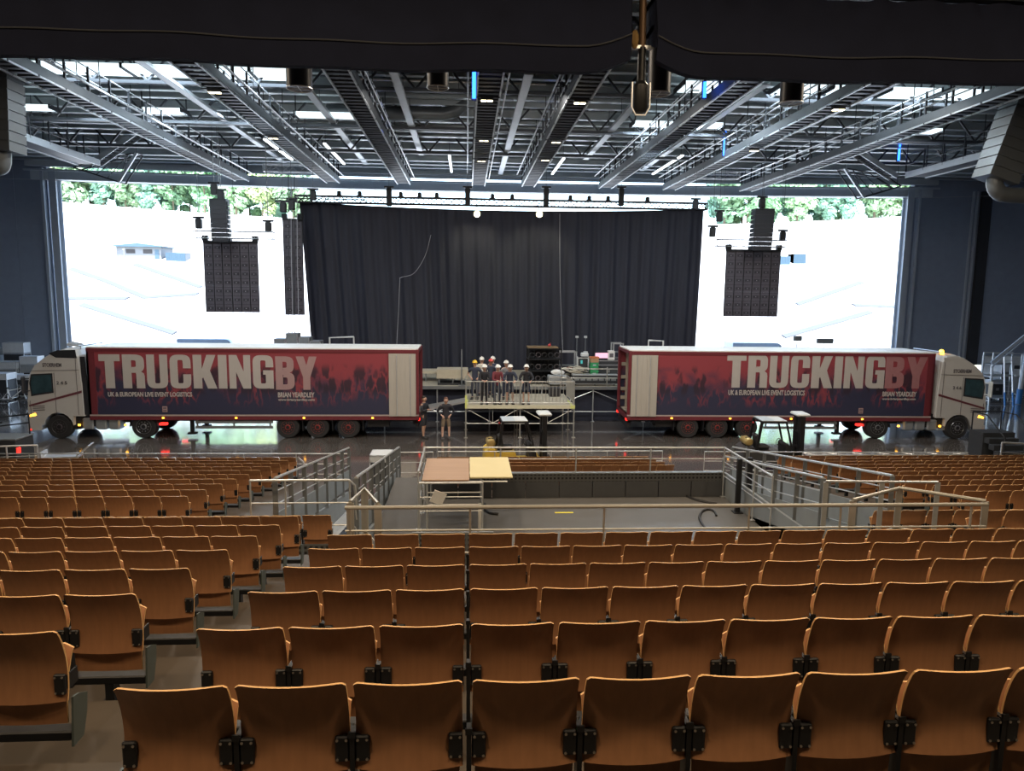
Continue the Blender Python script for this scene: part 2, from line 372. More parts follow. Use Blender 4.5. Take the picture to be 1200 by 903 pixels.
# walls
BY = 46.
def bow(x): return BY + 1.6 * max(0., 1 - ((x - 2) / 26.5) ** 2)
struct(MB().box(XL - .4, XL, -9, 47, 0, 16).build('wall_left', WALLM))
struct(MB().box(XR, XR + .4, -9, 47, 0, 16).build('wall_right', WALLM))
struct(MB().box(XL, XR, -9.4, -9, 0, 16).build('wall_back', WALLD))
b = MB().box(XL, -25.2, BY, BY + .4, 1.75, 16)
for x in (-27.2, -29.6, -32): b.box(x, x + .05, BY - .03, BY, 1.75, 15)
struct(b.build('wall_front_left', WALLM))
b = MB().box(28.9, XR, BY, BY + .4, 1.75, 16)
struct(b.build('wall_front_right', WALLM))
struct(MB().box(XL, -25.2, BY - .05, BY + .5, 1.66, 1.76).build('trim_3', PILLAR)); struct(MB().box(28.9, XR, BY - .05, BY + .5, 1.66, 1.76).build('trim_4', PILLAR))
for k_, x_ in enumerate((-33.8, -30.6, -27.6, 32.2, 35.6, 39.4)): struct(MB().box(x_, x_ + .18, BY, BY + .3, 0, 1.75).build('pillar_%d' % (5 + k_), PILLAR))
# pillars and guide rails at the openings
def pillar(name, x, w, m=PILLAR, y=BY - .35, h=13.2, d=.6):
    bb = MB().box(x - w / 2, x + w / 2, y, y + .06, 0, h).box(x - w / 2, x + w / 2, y + d - .06, y + d, 0, h).box(x - .05, x + .05, y + .06, y + d - .06, 0, h)
    return struct(bb.build(name, m))
pillar('pillar_1', -24.75, .42); pillar('pillar_2', -25.35, .16); pillar('pillar_3', 28.55, .42); pillar('pillar_4', 29.15, .16)
for k, px in enumerate((1142, 1147)):
    x = at_y(px, 230, BY).x - .15; struct(MB().box(x, x + .1, BY - .12, BY, 1.4, 13).build('trim_%d' % (5 + k), PILLAR))
x = at_y(1135, 320, BY).x; struct(MB().box(x + .35, x + 1.0, BY - .25, BY - .01, 1.7, 13).build('trim_7', WALLD))
struct(MB().box(XL, -29.9, BY - .9, BY - .6, 0, 5.8).build('wall_dark_side_screen', WALLD))
struct(MB().box(-29.9, -29.75, BY - .95, BY - .55, 0, 5.8).build('trim_8', PILLAR))
# bowed lintel over the opening
def lintel(name, z0, z1, dy, th, m):
    bb = MB(); n = 28
    vs = []
    for i in range(n + 1):
        x = -26 + 56 * i / n; y = bow(x) + dy
        vs += [(x, y, z0), (x, y, z1), (x, y + th, z1), (x, y + th, z0)]
    fs = []
    for i in range(n):
        for k in range(4): fs.append((i * 4 + k, i * 4 + (k + 1) % 4, i * 4 + 4 + (k + 1) % 4, i * 4 + 4 + k))
    fs += [(0, 1, 2, 3), (n * 4 + 3, n * 4 + 2, n * 4 + 1, n * 4)]
    return struct(bb.add(vs, fs).build(name, m))
LINT = mat('pale_grey_lintel', (.50, .55, .58), .5, .1, .08, 3)
lintel('lintel_1', 12.55, 13.15, -.3, .8, LINT); lintel('lintel_2', 13.25, 13.6, -.8, .3, LINT); lintel('lintel_3', 13.6, 14.6, .2, .3, LINT); lintel('lintel_4', 12.95, 13.05, -1.0, .12, PILLAR)
# roof, stepping down gently towards the opening
def RZ(y): return 16.2 - .19 * max(0, min(11, int((y - 12.5) // 3)))
for k in range(12): struct(MB().box(XL, XR, 12.5 + 3 * k, 15.5 + 3 * k if k < 11 else 48.4, RZ(13 + 3 * k), RZ(13 + 3 * k) + .3).build('ceiling', ROOFM))
b = MB().box(XL, XR, -9, 12.6, 13.2, 13.5)
for k in range(62): b.box(XL + k * 1.2, XL + k * 1.2 + .5, -9, 12.6, 13.05, 13.2)
struct(b.build('ceiling_rear', mat('ribbed_roof_sheet', (.24, .26, .28), .45, .4, .1, 3)))
struct(MB().box(XL, XR, 12.5, 12.7, 13.2, 16.5).build('wall_roof_step', WALLD))
# lateral purlins, each an I section
bm_ = MB().box(-37, 37, -.02, .02, .05, .33).box(-37, 37, -.14, .14, 0, .05).box(-37, 37, -.14, .14, .33, .37).mesh('purlin', PURL)
y = 20.
while y < 46.6:
    struct(link_mesh('roof_purlin', bm_, None, (3, y, RZ(y) - .72))); y += 1.2
bm_ = MB()
for s_ in (0, 1.2): bm_.box(-37, 37, -.11, .11, s_, s_ + .12)
for i in range(37):
    x = -37 + 2 * i; bm_.bar((x, 0, .1), (x + 1, 0, 1.25), .08, .08); bm_.bar((x + 1, 0, 1.25), (x + 2, 0, .1), .08, .08)
bm_ = bm_.mesh('roof_truss', CATD)
for y in (20.6, 24.2, 29.0, 33.8, 38.6): struct(link_mesh('roof_truss', bm_, None, (3, y, RZ(y) - 1.45)))
# skylight strips in the roof
nsk = 0
def skylight(x0, x1, y0, y1, z):
    global nsk
    nsk += 1; struct(MB().box(x0, x1, y0, y1, z, z + .1).box(x0 - .06, x0, y0 - .05, y1 + .05, z - .06, z + .12, 1).box(x1, x1 + .06, y0 - .05, y1 + .05, z - .06, z + .12, 1)
                     .box(x0, x0 + .05, y0, y0 + .05, z, RZ(y0) - .003, 1).box(x1 - .05, x1, y1 - .05, y1, z, RZ(y1) - .003, 1).build('window_%d' % nsk, [SKYL, CATD]))
for (pa, pb, py) in ((46, 77, 81), (79, 152, 82), (154, 226, 83), (228, 296, 84), (298, 342, 85), (806, 888, 92.5), (916, 974, 99), (976, 1040, 102), (1042, 1105, 105), (1107, 1200, 108)):
    p, q = at_z(pa, py, 14.2), at_z(pb, py, 14.2); skylight(p.x, q.x - .07, 28.05, 29.35, 14.15)
for (x0, x1) in ((-20.2, -17.6), (-13.8, -12.2), (-7.4, -4.5), (7.4, 11.4), (20.2, 21.6)): skylight(x0, x1, 32.6, 33.4, 13.7)
# ------------------------------------------------------------------ lamps of the place
def area(name, loc, size, power, col, rot=(0, 0, 0), sy=None, spread=None):
    l = bpy.data.lights.new(name, 'AREA'); l.energy = power; l.color = col; l.size = size
    if sy: l.shape = 'RECTANGLE'; l.size_y = sy
    if spread: l.spread = spread
    o = bpy.data.objects.new(name, l); COL.objects.link(o); o.location = loc; o.rotation_euler = rot; return o
for k, (x, y) in enumerate(((-9, 1.), (-3, 1.), (3, 1.), (9, 1.), (-8, 6.5), (-2, 6.5), (4, 6.5), (10, 6.5))):
    area('house_downlight', (x, y, 12.6), .6, 275, (1, .75, .48))
for k, (x, y) in enumerate(((-10.6, 16), (-5.9, 17), (-1.5, 17), (6.0, 17), (10.4, 16), (14.8, 17))):
    area('hall_downlight', (x, y, 12.7), .6, 340, (1, .83, .64))
for k, (x, y) in enumerate(((-10.6, 24.), (-1.5, 24.6), (2.2, 24.6), (6, 24.6), (14.8, 24.))):
    area('stage_work_light', (x, y, 12.7), .8, 400, (1, .93, .85), (math.radians(18), 0, 0))
for (x, y, sx, sy) in ((-11, 28.7, 9, 1.2), (15.5, 28.7, 9, 1.2), (-13, 33, 8, .6), (9.4, 33, 4, .6)):
    area('skylight_daylight', (x, y, 14.08 if y < 30 else 13.65), sx, 600, (.72, .88, 1), sy=sy)
SUN = bpy.data.lights.new('sun', 'SUN'); SUN.energy = 14; SUN.angle = .01; SUN.color = (1, .97, .92)
so = bpy.data.objects.new('sun', SUN); COL.objects.link(so); so.rotation_euler = (math.radians(24), 0, math.radians(12))
w = bpy.data.worlds.new('sky'); SC.world = w; w.use_nodes = True; nt = w.node_tree
bg = nt.nodes['Background']; sk = nt.nodes.new('ShaderNodeTexSky')
try: sk.sky_type = 'NISHITA'; sk.sun_disc = False; sk.sun_elevation = math.radians(46); sk.sun_rotation = math.radians(190)
except Exception: pass
nt.links.new(sk.outputs[0], bg.inputs[0]); bg.inputs[1].default_value = 1.0
SC.view_settings.view_transform = 'Standard'; SC.view_settings.look = 'None'; SC.view_settings.gamma = 1; SC.view_settings.use_curve_mapping = False
SC.view_settings.exposure = 0.
SC.cycles.max_bounces = 6; SC.cycles.diffuse_bounces = 4; SC.cycles.glossy_bounces = 3; SC.cycles.use_denoising = True
SC.cycles.sample_clamp_indirect = 6
try: SC.cycles.denoiser = 'OPENIMAGEDENOISE'
except Exception: pass
# ------------------------------------------------------------------ outside: hillside, forest edge, huts
def ridge(x): return 19.6 + 3.4 * ((x - 5) / 88.) ** 2
def hill_z(x, y):
    t = min(1, max(0, (y - 58) / 92.)); t = t * t * (3 - 2 * t) * .35 + t * .65
    return ridge(x) * t - .05 + (max(0, y - 150) * .06)
def hill_hit(px, py):
    d = ray(px, py); t = 50.
    for _ in range(4000):
        q = EYE + d * t
        if q.z <= hill_z(q.x, q.y): return q
        t += .1
    return q
b = MB(); b.grid(lambda u, v: (-190 + 400 * u, 60.01 + 160 * v, hill_z(-190 + 400 * u, 60.01 + 160 * v)), 60, 48)
struct(b.build('hillside_ground', HILLM, smooth=True))
struct(MB().box(-190, 210, 47.7, 60, -.3, 0).build('outside_ground', HILLM))
def strip(name, pts, w):
    bb = MB(); P = []
    for (a, c) in zip(pts[:-1], pts[1:]):
        for i in range(12): P.append(tuple(Vector(a).lerp(Vector(c), i / 12.)))
    P.append(pts[-1]); W = [hill_hit(*q) for q in P]
    vs = []
    for q in W:
        for s_ in (-1, 1): vs.append((q.x, q.y + s_ * w, hill_z(q.x, q.y + s_ * w) + .12))
        for s_ in (1, -1): vs.append((q.x, q.y + s_ * w, hill_z(q.x, q.y + s_ * w) - .3))
    fs = []
    for i in range(len(W) - 1):
        for k in range(4): fs.append((i * 4 + k, i * 4 + (k + 1) % 4, i * 4 + 4 + (k + 1) % 4, i * 4 + 4 + k))
    return struct(bb.add(vs, fs).build(name, PATHM))
for pts in (((83, 315), (128, 331), (170, 349)), ((158, 310), (236, 337)), ((95, 357), (205, 391)), ((80, 350), (150, 350)), ((170, 349), (232, 345)),
            ((934, 357), (1010, 331)), ((918, 395), (1020, 366)), ((1000, 358), (1052, 360))):
    strip('hill_path', pts, .55)
# trees
def leaf_crown(seed, h, w, n, droop=.5):
    rr = random.Random(seed); bb = MB()
    cl = []
    for _ in range(22):
        a = rr.uniform(0, 2 * PI); t = rr.uniform(-.16, 1.); rad = w * math.sin(PI * (.2 + .72 * max(0, t))) * rr.uniform(.25, .8)
        cl.append((rad * math.cos(a), rad * math.sin(a), h * (.18 + .76 * t), w * rr.uniform(.3, .48)))
    for _ in range(n):
        cx, cy, cz, cr = rr.choice(cl)
        d = Vector((rr.gauss(0, 1), rr.gauss(0, 1), rr.gauss(0, 1))).normalized() * cr * rr.uniform(.55, 1.05)
        c = Vector((cx, cy, cz)) + d; s_ = rr.uniform(.34, .62)
        nrm = (d.normalized() + Vector((0, 0, .4)) + Vector((rr.uniform(-.6, .6), rr.uniform(-.6, .6), rr.uniform(-.6, .6)))).normalized()
        u = nrm.orthogonal().normalized() * s_; v = nrm.cross(u)
        bb.add([c - u, c - v * .6, c + u, c + v * .6], [(0, 1, 2, 3)])
    return bb
def trunk(seed, h):
    rr = random.Random(seed); bb = MB(); p = [Vector((rr.uniform(-.1, .1) * i, rr.uniform(-.1, .1) * i, h * i / 4. - (.3 if i == 0 else 0))) for i in range(5)]
    bb.path(p, [.22, .18, .14, .1, .05], 7)
    for i in range(5):
        a = rr.uniform(0, 2 * PI); q = p[2].lerp(p[4], rr.random()); bb.path([q, q + Vector((math.cos(a) * 1.2, math.sin(a) * 1.2, 1.1))], [.06, .02], 5)
    return bb
CROWN = [(leaf_crown(11, 13, 3.6, 3000).mesh('crown', LEAF[0]), trunk(1, 9.5).mesh('trunk', BARK)),
         (leaf_crown(23, 11.5, 3.9, 3000).mesh('crown', LEAF[1]), trunk(2, 8.).mesh('trunk', BARK)),
         (leaf_crown(37, 14, 3.2, 3000).mesh('crown', LEAF[2]), trunk(3, 10.5).mesh('trunk', BARK)),
         (leaf_crown(51, 10, 3.4, 2000).mesh('crown', LEAF[3]), trunk(4, 7.).mesh('trunk', BARK))]
KIND = ['mid green leafy tree', 'pale green leafy tree', 'tall bluish green tree', 'low yellowish green tree']
cnt = {}
rr = random.Random(5)
for row, (yy, step) in enumerate(((152, 5.2), (158, 5.8))):
    x = -100 + row * 2.5
    while x < 118:
        px = proj((x, yy, ridge(x)))[0]
        side = 'left' if px < 345 else ('right' if px > 825 else None)
        if side and 55 < px < 1085:
            k = rr.choice([0, 1, 1, 2, 0, 3] if row == 0 else [0, 2, 2, 0])
            n = cnt[(side, row)] = cnt.get((side, row), 0) + 1
            t = thing('tree', '%s, %s from left in %s ridge line, %s opening' % (KIND[k], ORD[n - 1], 'front' if row == 0 else 'rear', side), 'tree',
                      (x, yy, hill_z(x, yy)), rr.uniform(0, 6), 'trees along the ridge')
            s_ = rr.uniform(.85, 1.15); t.scale = (s_ * 1.05, s_ * 1.05, s_)
            link_mesh('crown', CROWN[k][0], t); link_mesh('trunk', CROWN[k][1], t)
            if row == 0 and n % 2 == 0: pass
        x += step * rr.uniform(.8, 1.2)
def hut(name, label, px, py, w, h, d, wall, roofm):
    q = hill_hit(px, py); z = -.4
    t = thing(name, label, 'building', (q.x, q.y, hill_z(q.x, q.y)))
    MB().box(-w / 2, w / 2, 0, d, z, h).build('wall', wall, t)
    MB().prism([(-w / 2 - .3, h), (w / 2 + .3, h), (w / 2 + .3, h + .15), (0, h + .5), (-w / 2 - .3, h + .15)], 'y', -.5, d + .3).build('roof', roofm, t)
    for k in (-.28, .1): MB().box(w * k, w * (k + .2), -.05, .02, h * .45, h * .8).build('window', CHAS, t)
    MB().box(w * .36, w * .45, -.05, .02, 0, h * .8).build('door', HUTB, t)
    return t
hut('site_hut', 'pale flat-roofed hut halfway up the bright hillside at left', 163, 303, 6.0, 1.6, 4, HUTW, HUTB)
def container(label, px, py, w, h, d, m):
    q = hill_hit(px, py); t = thing('container', label, 'container', (q.x, q.y, hill_z(q.x, q.y) - .15))
    bb = MB(); n = 14
    for k in range(n): bb.box(-w / 2 + w * k / n, -w / 2 + w * (k + .6) / n, -.05, d + .05, 0, h)
    bb.box(-w / 2, w / 2, 0, d, 0, h); bb.build('box', m, t)
    MB().box(w / 2, w / 2 + .04, .1, d - .1, .1, h - .1).build('door', HUTW, t)
container('small blue container on the hillside right of the pale hut', 206, 306, 2.6, 1.3, 2, HUTB)
container('long blue container on the right hillside beside the hung screen', 916, 310, 2.6, 1.4, 2, HUTB)
container('short blue container on the right hillside, right of the long one', 937, 309, 1.9, 1.6, 2, HUTB)
def van(label, x, y, m):
    t = thing('van', label, 'van', (x, y, 0), 0)
    MB().prism([(-2.6, .5), (2.5, .5), (2.55, 1.25), (1.7, 1.5), (1.1, 2.45), (.9, 2.55), (-2.6, 2.55)], 'y', -1, 1).build('body', m, t)
    MB().prism([(1.0, 1.55), (1.62, 1.52), (1.12, 2.3), (1.0, 2.3)], 'y', -1.02, 1.02).build('window', GLASS, t)
    for sx in (-1.7, 1.65):
        for sy in (-.95, .95): MB().lathe([(.1, -.1), (.34, -.1), (.36, 0), (.34, .1), (.1, .1)], (sx, sy, .36), 'y', 14).build('wheel', TYRE, t)
van('pale blue van outside behind the left trailer roof', at_y(256, 400, 54).x, 54, mat('pale_blue_van', (.42, .5, .58), .4))
van('pale blue van outside behind the right trailer roof', at_y(892, 402, 54).x, 54, MATS['pale_blue_van'])
for k, (px, py) in enumerate(((98, 302), (121, 303), (131, 305), (146, 305))):
    q = hill_hit(px, py); h = 2.2 if k < 2 else 1.5
    o = MB().tube((0, 0, -.3), (0, 0, h), .07).cbox((0, 0, h), (.3, .2, .2)).build('lamp_post', GALVD, loc=(q.x, q.y, hill_z(q.x, q.y)))
    tag(o, 'thin grey post on the left hillside, %s from the left' % ORD[k], 'post', 'posts on the left hillside')
# ------------------------------------------------------------------ seats
def back_fn(u, v, off=0):
    uu = math.sin((2 * u - 1) * PI / 2) * .55 + (2 * u - 1) * .45; hw = .2385 - .005 * v
    z = .415 + .437 * v
    if v > .9:
        e = max(0, (abs(uu) - .90) / .10); z -= .012 * e * e * (v - .9) / .1
    y = .13 * v - .18 * v * v + .034 * uu * uu + .042
    return Vector((uu * hw, y + off, z))
def pan_fn(u, v):
    uu = 2 * u - 1; hw = .232 - .012 * (1 - v)
    z = .27 + .435 * v; y = .085 + .085 * v - .035 * math.sin(PI * v) + .012 * uu * uu
    if v > .9:
        e = max(0, (abs(uu) - .8) / .2); z -= .03 * e * e * (v - .9) / .1
    return Vector((uu * hw, y, z))
def shell(fn, nu, nv, th): return MB().grid(fn, nu, nv, 0, (0, th, 0), 1)
BACK_HI = shell(back_fn, 16, 12, .013).mesh('backrest', [W_BACK, W_EDGE], True)
PAN_HI = shell(pan_fn, 10, 10, .013).mesh('seat_pan', [W_BACK, W_EDGE], True)
BACK_LO = shell(back_fn, 6, 5, .014).mesh('backrest', [W_BACK, W_EDGE], True)
PAN_LO = shell(pan_fn, 4, 4, .014).mesh('seat_pan', [W_BACK, W_EDGE], True)
def bracket_mb(s_):
    bb = MB(); x = s_ * .205
    bb.cbox((x, .077, .515), (.062, .022, .122), 0, None, .006)
    bb.box(min(x + s_ * .024, x + s_ * .031), max(x + s_ * .024, x + s_ * .031), .09, .2, .47, .56)
    for dx in (-.02, .02):
        for dz in (-.046, .046): bb.lathe([(.0065, -.004), (.0055, 0.), (.002, .002)], (x + dx, -.002 + .066, .515 + dz), 'y', 8, 1)
    return bb
BRK = {s_: bracket_mb(s_).mesh('bracket', [BLACK, BOLT]) for s_ in (-1, 1)}
_f = MB()
for fn, nu, nv in ((back_fn, 4, 3), (pan_fn, 2, 2)): _f.grid(fn, nu, nv, 0, (0, .014, 0), 1)
for s_ in (-1, 1): _f.cbox((s_ * .205, .077, .515), (.062, .02, .12), 2)
SEAT_FAR = _f.mesh('auditorium_seat', [W_BACK, W_EDGE, BLACK], False)
def seat_root(): return bpy.data.objects.new('auditorium_seat', None)
def mk_seat(hi):
    r = bpy.data.objects.new('auditorium_seat', None); COL.objects.link(r); r.empty_display_size = .1
    link_mesh('backrest', BACK_HI if hi else BACK_LO, r); link_mesh('seat_pan', PAN_HI if hi else PAN_LO, r)
    link_mesh('bracket', BRK[-1], r); link_mesh('bracket', BRK[1], r)
    return r
seats = []          # (block, row phrase, x, y, z)
UPN = ['nearest', 'second nearest', 'third nearest', 'fourth nearest', 'fifth nearest', 'sixth nearest', 'seventh nearest', 'eighth nearest']
def in_frame(x, y, z):
    q = proj((x, y, z + .8)); return q and -120 < q[0] < 1300 and q[1] < 960
rows = []           # for the beams: (label, x list, y, z)
def add_row(block, phrase, xs, y, z, label=None):
    xs = [x for x in xs if in_frame(x, y, z)]
    if not xs: return
    lf = 'left' in block
    for i, x in enumerate(xs): seats.append((block, phrase, len(xs) - 1 - i if lf else i, x, y, z))
    rows.append((block, phrase, xs, y, z))
for n in range(0, 6):
    xs = [.265 + .5 * k - (.015 if k < 0 else 0) for k in range(-3, 14)]
    if n == 5: xs = xs[:]
    add_row('centre block', UPN[n] + ' row', xs, UY(n), UP(n))
for n in range(1, 8): add_row('left side block', UPN[n - 1] + ' row', [-2.46 - .5 * k for k in range(16)][::-1], UY(n), UP(n))
add_row('right side block', 'nearest row', [7.35 + .5 * k for k in range(6)], UY(7), UP(7))
add_row('lower left block', 'walkway row', [-2.5 - .5 * k for k in range(14)][::-1], 11.75, 1.65)
add_row('lower right block', 'walkway row', [7.4 + .5 * k for k in range(8)], 11.75, 1.65)
for i in range(10):
    ph = ORD[i] + ' row'
    add_row('lower left block', ph, [-5.31 - .5 * k for k in range(24)][::-1], LY(i), LP(i))
    add_row('lower right block', ph, [9.95 + .5 * k for k in range(22)], LY(i), LP(i))
    if i >= 6: add_row('lower middle block', UPN[i - 6] + ' row', [-.65 + .5 * k for k in range(13)], LY(i), LP(i))
order = sorted(seats, key=lambda s: (s[4]) ** 2 + (s[3] * .35) ** 2)
NEAR = order[:300]; REST = order[300:]
hi0 = mk_seat(True); lo0 = mk_seat(False); used = set()
def place(proto, loc, label, grp):
    if proto.name not in used: used.add(proto.name); o = proto; o.location = loc
    else: o = copy_tree(proto, loc)
    tag(o, label, 'seat', grp); return o
rj = random.Random(3)
for (blk, ph, i, x, y, z) in NEAR:
    lab = 'orange plywood tip-up seat, %s from %s in %s of %s' % (ORD[i], 'right' if 'left' in blk else 'left', ph, blk)
    grp = 'plywood seats of the ' + blk
    loc = (x, y, z)
    if y < 7: place(hi0, loc, lab, grp)
    elif y < 15: place(lo0, loc, lab, grp)
    else: tag(link_mesh('auditorium_seat', SEAT_FAR, None, loc), lab, 'seat', grp)
bb = MB()
me = SEAT_FAR
V0 = [tuple(v.co) for v in me.vertices]; F0 = [tuple(p.vertices) for p in me.polygons]; M0 = [p.material_index for p in me.polygons]
for (blk, ph, i, x, y, z) in REST:
    o_ = len(bb.v); bb.v += [(a + x, b_ + y, c + z) for a, b_, c in V0]; bb.f += [tuple(q + o_ for q in f) for f in F0]; bb.m += M0
if REST: tag(bb.build('seat_rows', [W_BACK, W_EDGE, BLACK]), 'distant orange plywood seats in the farthest rows near the front rail', 'seats', kind='stuff')
# the black beam under each row with its pedestals, stanchions and end plates
STAN = MB().box(-.011, .011, .065, .15, .16, .575).box(-.016, .016, .06, .07, .57, .60).mesh('stanchion', BLACK)
PED = MB().box(-.03, .03, .08, .16, .02, .2).cbox((0, .12, .011), (.16, .2, .022)).mesh('pedestal', BLACK)
ENDP = MB().prism([(.06, .15), (.17, .15), (.22, .28), (.235, .38), (.15, .42), (.09, .43)], 'x', -.006, .006).mesh('end_panel', GREENGREY)
for (blk, ph, xs, y, z) in rows:
    t = thing('seat_row_support', 'black steel beam under the seats in %s of %s' % (ph, blk), 'beam', (0, y, z), 0, 'beams under the seat rows')
    x0, x1 = xs[0] - .25, xs[-1] + .25
    MB().cbox(((x0 + x1) / 2, .12, .20), (x1 - x0, .085, .06), 0, None, .008).build('beam', BLACK, t)
    far = y > 12.5
    for k, x in enumerate(xs):
        if k % 2 == 0: link_mesh('pedestal', PED, t, (x, 0, 0))
    if not far:
        for x in xs[1:]: link_mesh('stanchion', STAN, t, (x - .25, 0, 0))
    link_mesh('end_panel', ENDP, t, (x0 - .008, 0, 0)); link_mesh('end_panel', ENDP, t, (x1 + .008, 0, 0))
# ------------------------------------------------------------------ railings
def railing(name, label, pts, h, mids=2, every=1.2, r=.021, m=GALV, group=None, flat=False, panel=None, posts=None, pm=None, rm=.012, pr=None):
    """top rail along pts, posts of height h (number, or one height per point), lower bars, optional infill plates"""
    pts = [Vector(p) for p in pts]; o = pts[0].copy()
    t = thing(name, label, 'railing', (o.x, o.y, o.z - (h if not isinstance(h, (list, tuple)) else h[0])), 0, group)
    org = t.location.copy(); L = [p - org for p in pts]
    MB().path(L, r, 8, 0).build('top_rail', m, t, True)
    hh = h if isinstance(h, (list, tuple)) else [h] * len(pts)
    for k in range(1, mids + 1):
        f = k / (mids + 1.) * (.62 if panel else .85)
        MB().path([p - Vector((0, 0, a * f)) for p, a in zip(L, hh)], rm, 6, 0).build('lower_rail', m, t, True)
    for s_ in range(len(L) - 1):
        a, c = L[s_], L[s_ + 1]; ha, hc = hh[s_], hh[s_ + 1]; d = c - a; n = max(1, round(d.length / every))
        if posts and s_ in posts: fr = posts[s_]
        else: fr = [i / n for i in range(n + (1 if s_ == len(L) - 2 else 0))]
        for q in fr:
            p = a.lerp(c, q); hp = ha + (hc - ha) * q; bb = MB()
            if flat: bb.bar(p - Vector((0, 0, hp)), p - Vector((0, 0, .01)), .09, .014, 0, up=Vector((0, 1, 0)))
            else: bb.tube(p - Vector((0, 0, hp)), p, pr or r * .8, 8)
            bb.cbox(p - Vector((0, 0, hp - .008)), (.11, .11, .016)); bb.build('post', pm or m, t)
        if panel:
            for i in range(n):
                q0, q1 = (i + .06) / n, (i + .94) / n; p0, p1 = a.lerp(c, q0), a.lerp(c, q1); lo, hi_ = panel; th = d.cross(Vector((0, 0, 1))).normalized() * .008
                vs = [p0 - Vector((0, 0, hi_)) - th, p1 - Vector((0, 0, hi_)) - th, p1 - Vector((0, 0, lo)) - th, p0 - Vector((0, 0, lo)) - th]
                vs += [v + th * 2 for v in vs]
                MB().add(vs, [(0, 1, 2, 3), (7, 6, 5, 4), (0, 4, 5, 1), (1, 5, 6, 2), (2, 6, 7, 3), (3, 7, 4, 0)]).build('infill_panel', PANEL, t)
    return t
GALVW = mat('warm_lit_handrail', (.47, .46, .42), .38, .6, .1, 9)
# front rail of the upper tier
a = at_y(404, 592, 8.1); c = at_y(1157, 592, 8.1); L_ = c.x - a.x
fx = lambda px: (at_y(px, 600, 8.1).x - a.x) / L_
t = railing('handrail', 'long steel handrail in front of the lowest centre row of orange seats', [(a.x, 8.1, 3.755), (c.x, 8.1, 3.735)], .97, 2, r=.024, m=GALVW,
            posts={0: [fx(x) for x in (410, 551, 708, 878, 985, 1138)]}, flat=False, pr=.014)
# sunken platform rails
railing('handrail', 'steel railing along the far side of the sunken platform, above dark panels', [(PX[0], PY + .05, 2.68), (PX[1], PY + .05, 2.66)], .62, 1, 1.9, group=None)
railing('handrail', 'short steel railing on the left edge of the sunken platform beside the plywood table', [(PX[0] + .02, 13.9, 2.68), (PX[0] + .02, PY - .05, 2.68)], 1.18, 2, 1.15)
railing('handrail', 'short steel railing on the right edge of the sunken platform beside two black posts', [(PX[1] - .03, 13.4, 2.69), (PX[1] - .03, PY - .05, 2.68)], 1.18, 2, .9)
# table rails in front of the plywood table
railing('handrail', 'low steel rail frame in front of the plywood table', [(PX[0] + .05, 13.75, 2.50), (.32, 13.75, 2.50)], 1.0, 2, 1.3, r=.02)
# stairwell rails
def rake(Y): return 3.05 - .152 * (Y - 12.1)
SW = mat('grey_post_steel', (.20, .22, .235), .45, .4)
def well_rail(label, x, y0, y1):
    f = lambda Y: 1.05
    railing('stair_rail', label, [(x, y0, rake(y0)), (x, y1, rake(y1))], [1.12, 1.25], 2, 1.05, r=.026, flat=True, panel=(.62, 1.12), pm=SW)
well_rail('sloping steel stair rail with grey plates on the far left side of the left stairwell', VL[0] + .02, 12.1, 19.7)
well_rail('sloping steel stair rail with grey plates between the left stairwell and the walkway', VL[1] - .02, 12.1, 19.9)
well_rail('sloping steel stair rail with grey plates on the left side of the right stairwell', VR[0] + .10, 11.7, 16.4)
well_rail('sloping long steel stair rail with grey plates beside the lower right seats', VR[1] - .02, 12.0, 19.6)
railing('stair_rail', 'level steel rail across the near end of the left stairwell', [(VL[0] - .35, 11.95, 3.05), (VL[1] - .1, 11.95, 3.05), (VL[1] - .02, 11.98, 2.95), (VL[1], 12.0, 2.6)], [1.38, 1.38, 1.3, .9], 2, 1.2, posts={0: [.0, .35, 1.], 1: [], 2: []})
railing('stair_rail', 'level steel rail across the near end of the right stairwell', [(VR[0] + .1, 11.6, 3.08), (VR[1] + .55, 11.6, 3.05)], [1.42, 1.4], 2, 1.0, flat=True)
# side walls of the stairwells
for nm, x in (('wall_stairwell_1', VL[0] - .05), ('wall_stairwell_2', VL[1] - .01), ('wall_stairwell_3', VR[0] + .02), ('wall_stairwell_4', VR[1] - .0)):
    struct(MB().add([(x, VY[0], 0), (x + .06, VY[0], 0), (x + .06, VY[1], 0), (x, VY[1], 0), (x, VY[0], 1.98), (x + .06, VY[0], 1.98), (x + .06, VY[1], .62), (x, VY[1], .62)],
                    [(0, 3, 2, 1), (4, 5, 6, 7), (0, 1, 5, 4), (1, 2, 6, 5), (2, 3, 7, 6), (3, 0, 4, 7)]).build(nm, PANEL))
for nm, y, x0, x1 in (('wall_stairwell_5', 11.72, VL[0] - .05, VL[1]), ('wall_stairwell_6', 11.66, VR[0], VR[1])):
    struct(MB().box(x0, x1, y, y + .06, 1.2, 2.0).build(nm, PERF))
# V-shaped rails at the ends of the front handrail
def vrail(label, pts, h):
    railing('stair_rail', label, pts, h, 2, 3, r=.024, m=GALVW, flat=True)
vrail('pointed steel rail just beyond the left end of the long front handrail', [(-1.39, 8.44, 3.72), (-1.29, 8.95, 3.74), (-1.06, 8.44, 3.70)], 1.9)
vrail('wide pointed steel rail just beyond the right end of the long front handrail', [(4.84, 8.44, 3.70), (5.73, 8.9, 3.72), (6.52, 8.36, 3.70)], 1.9)
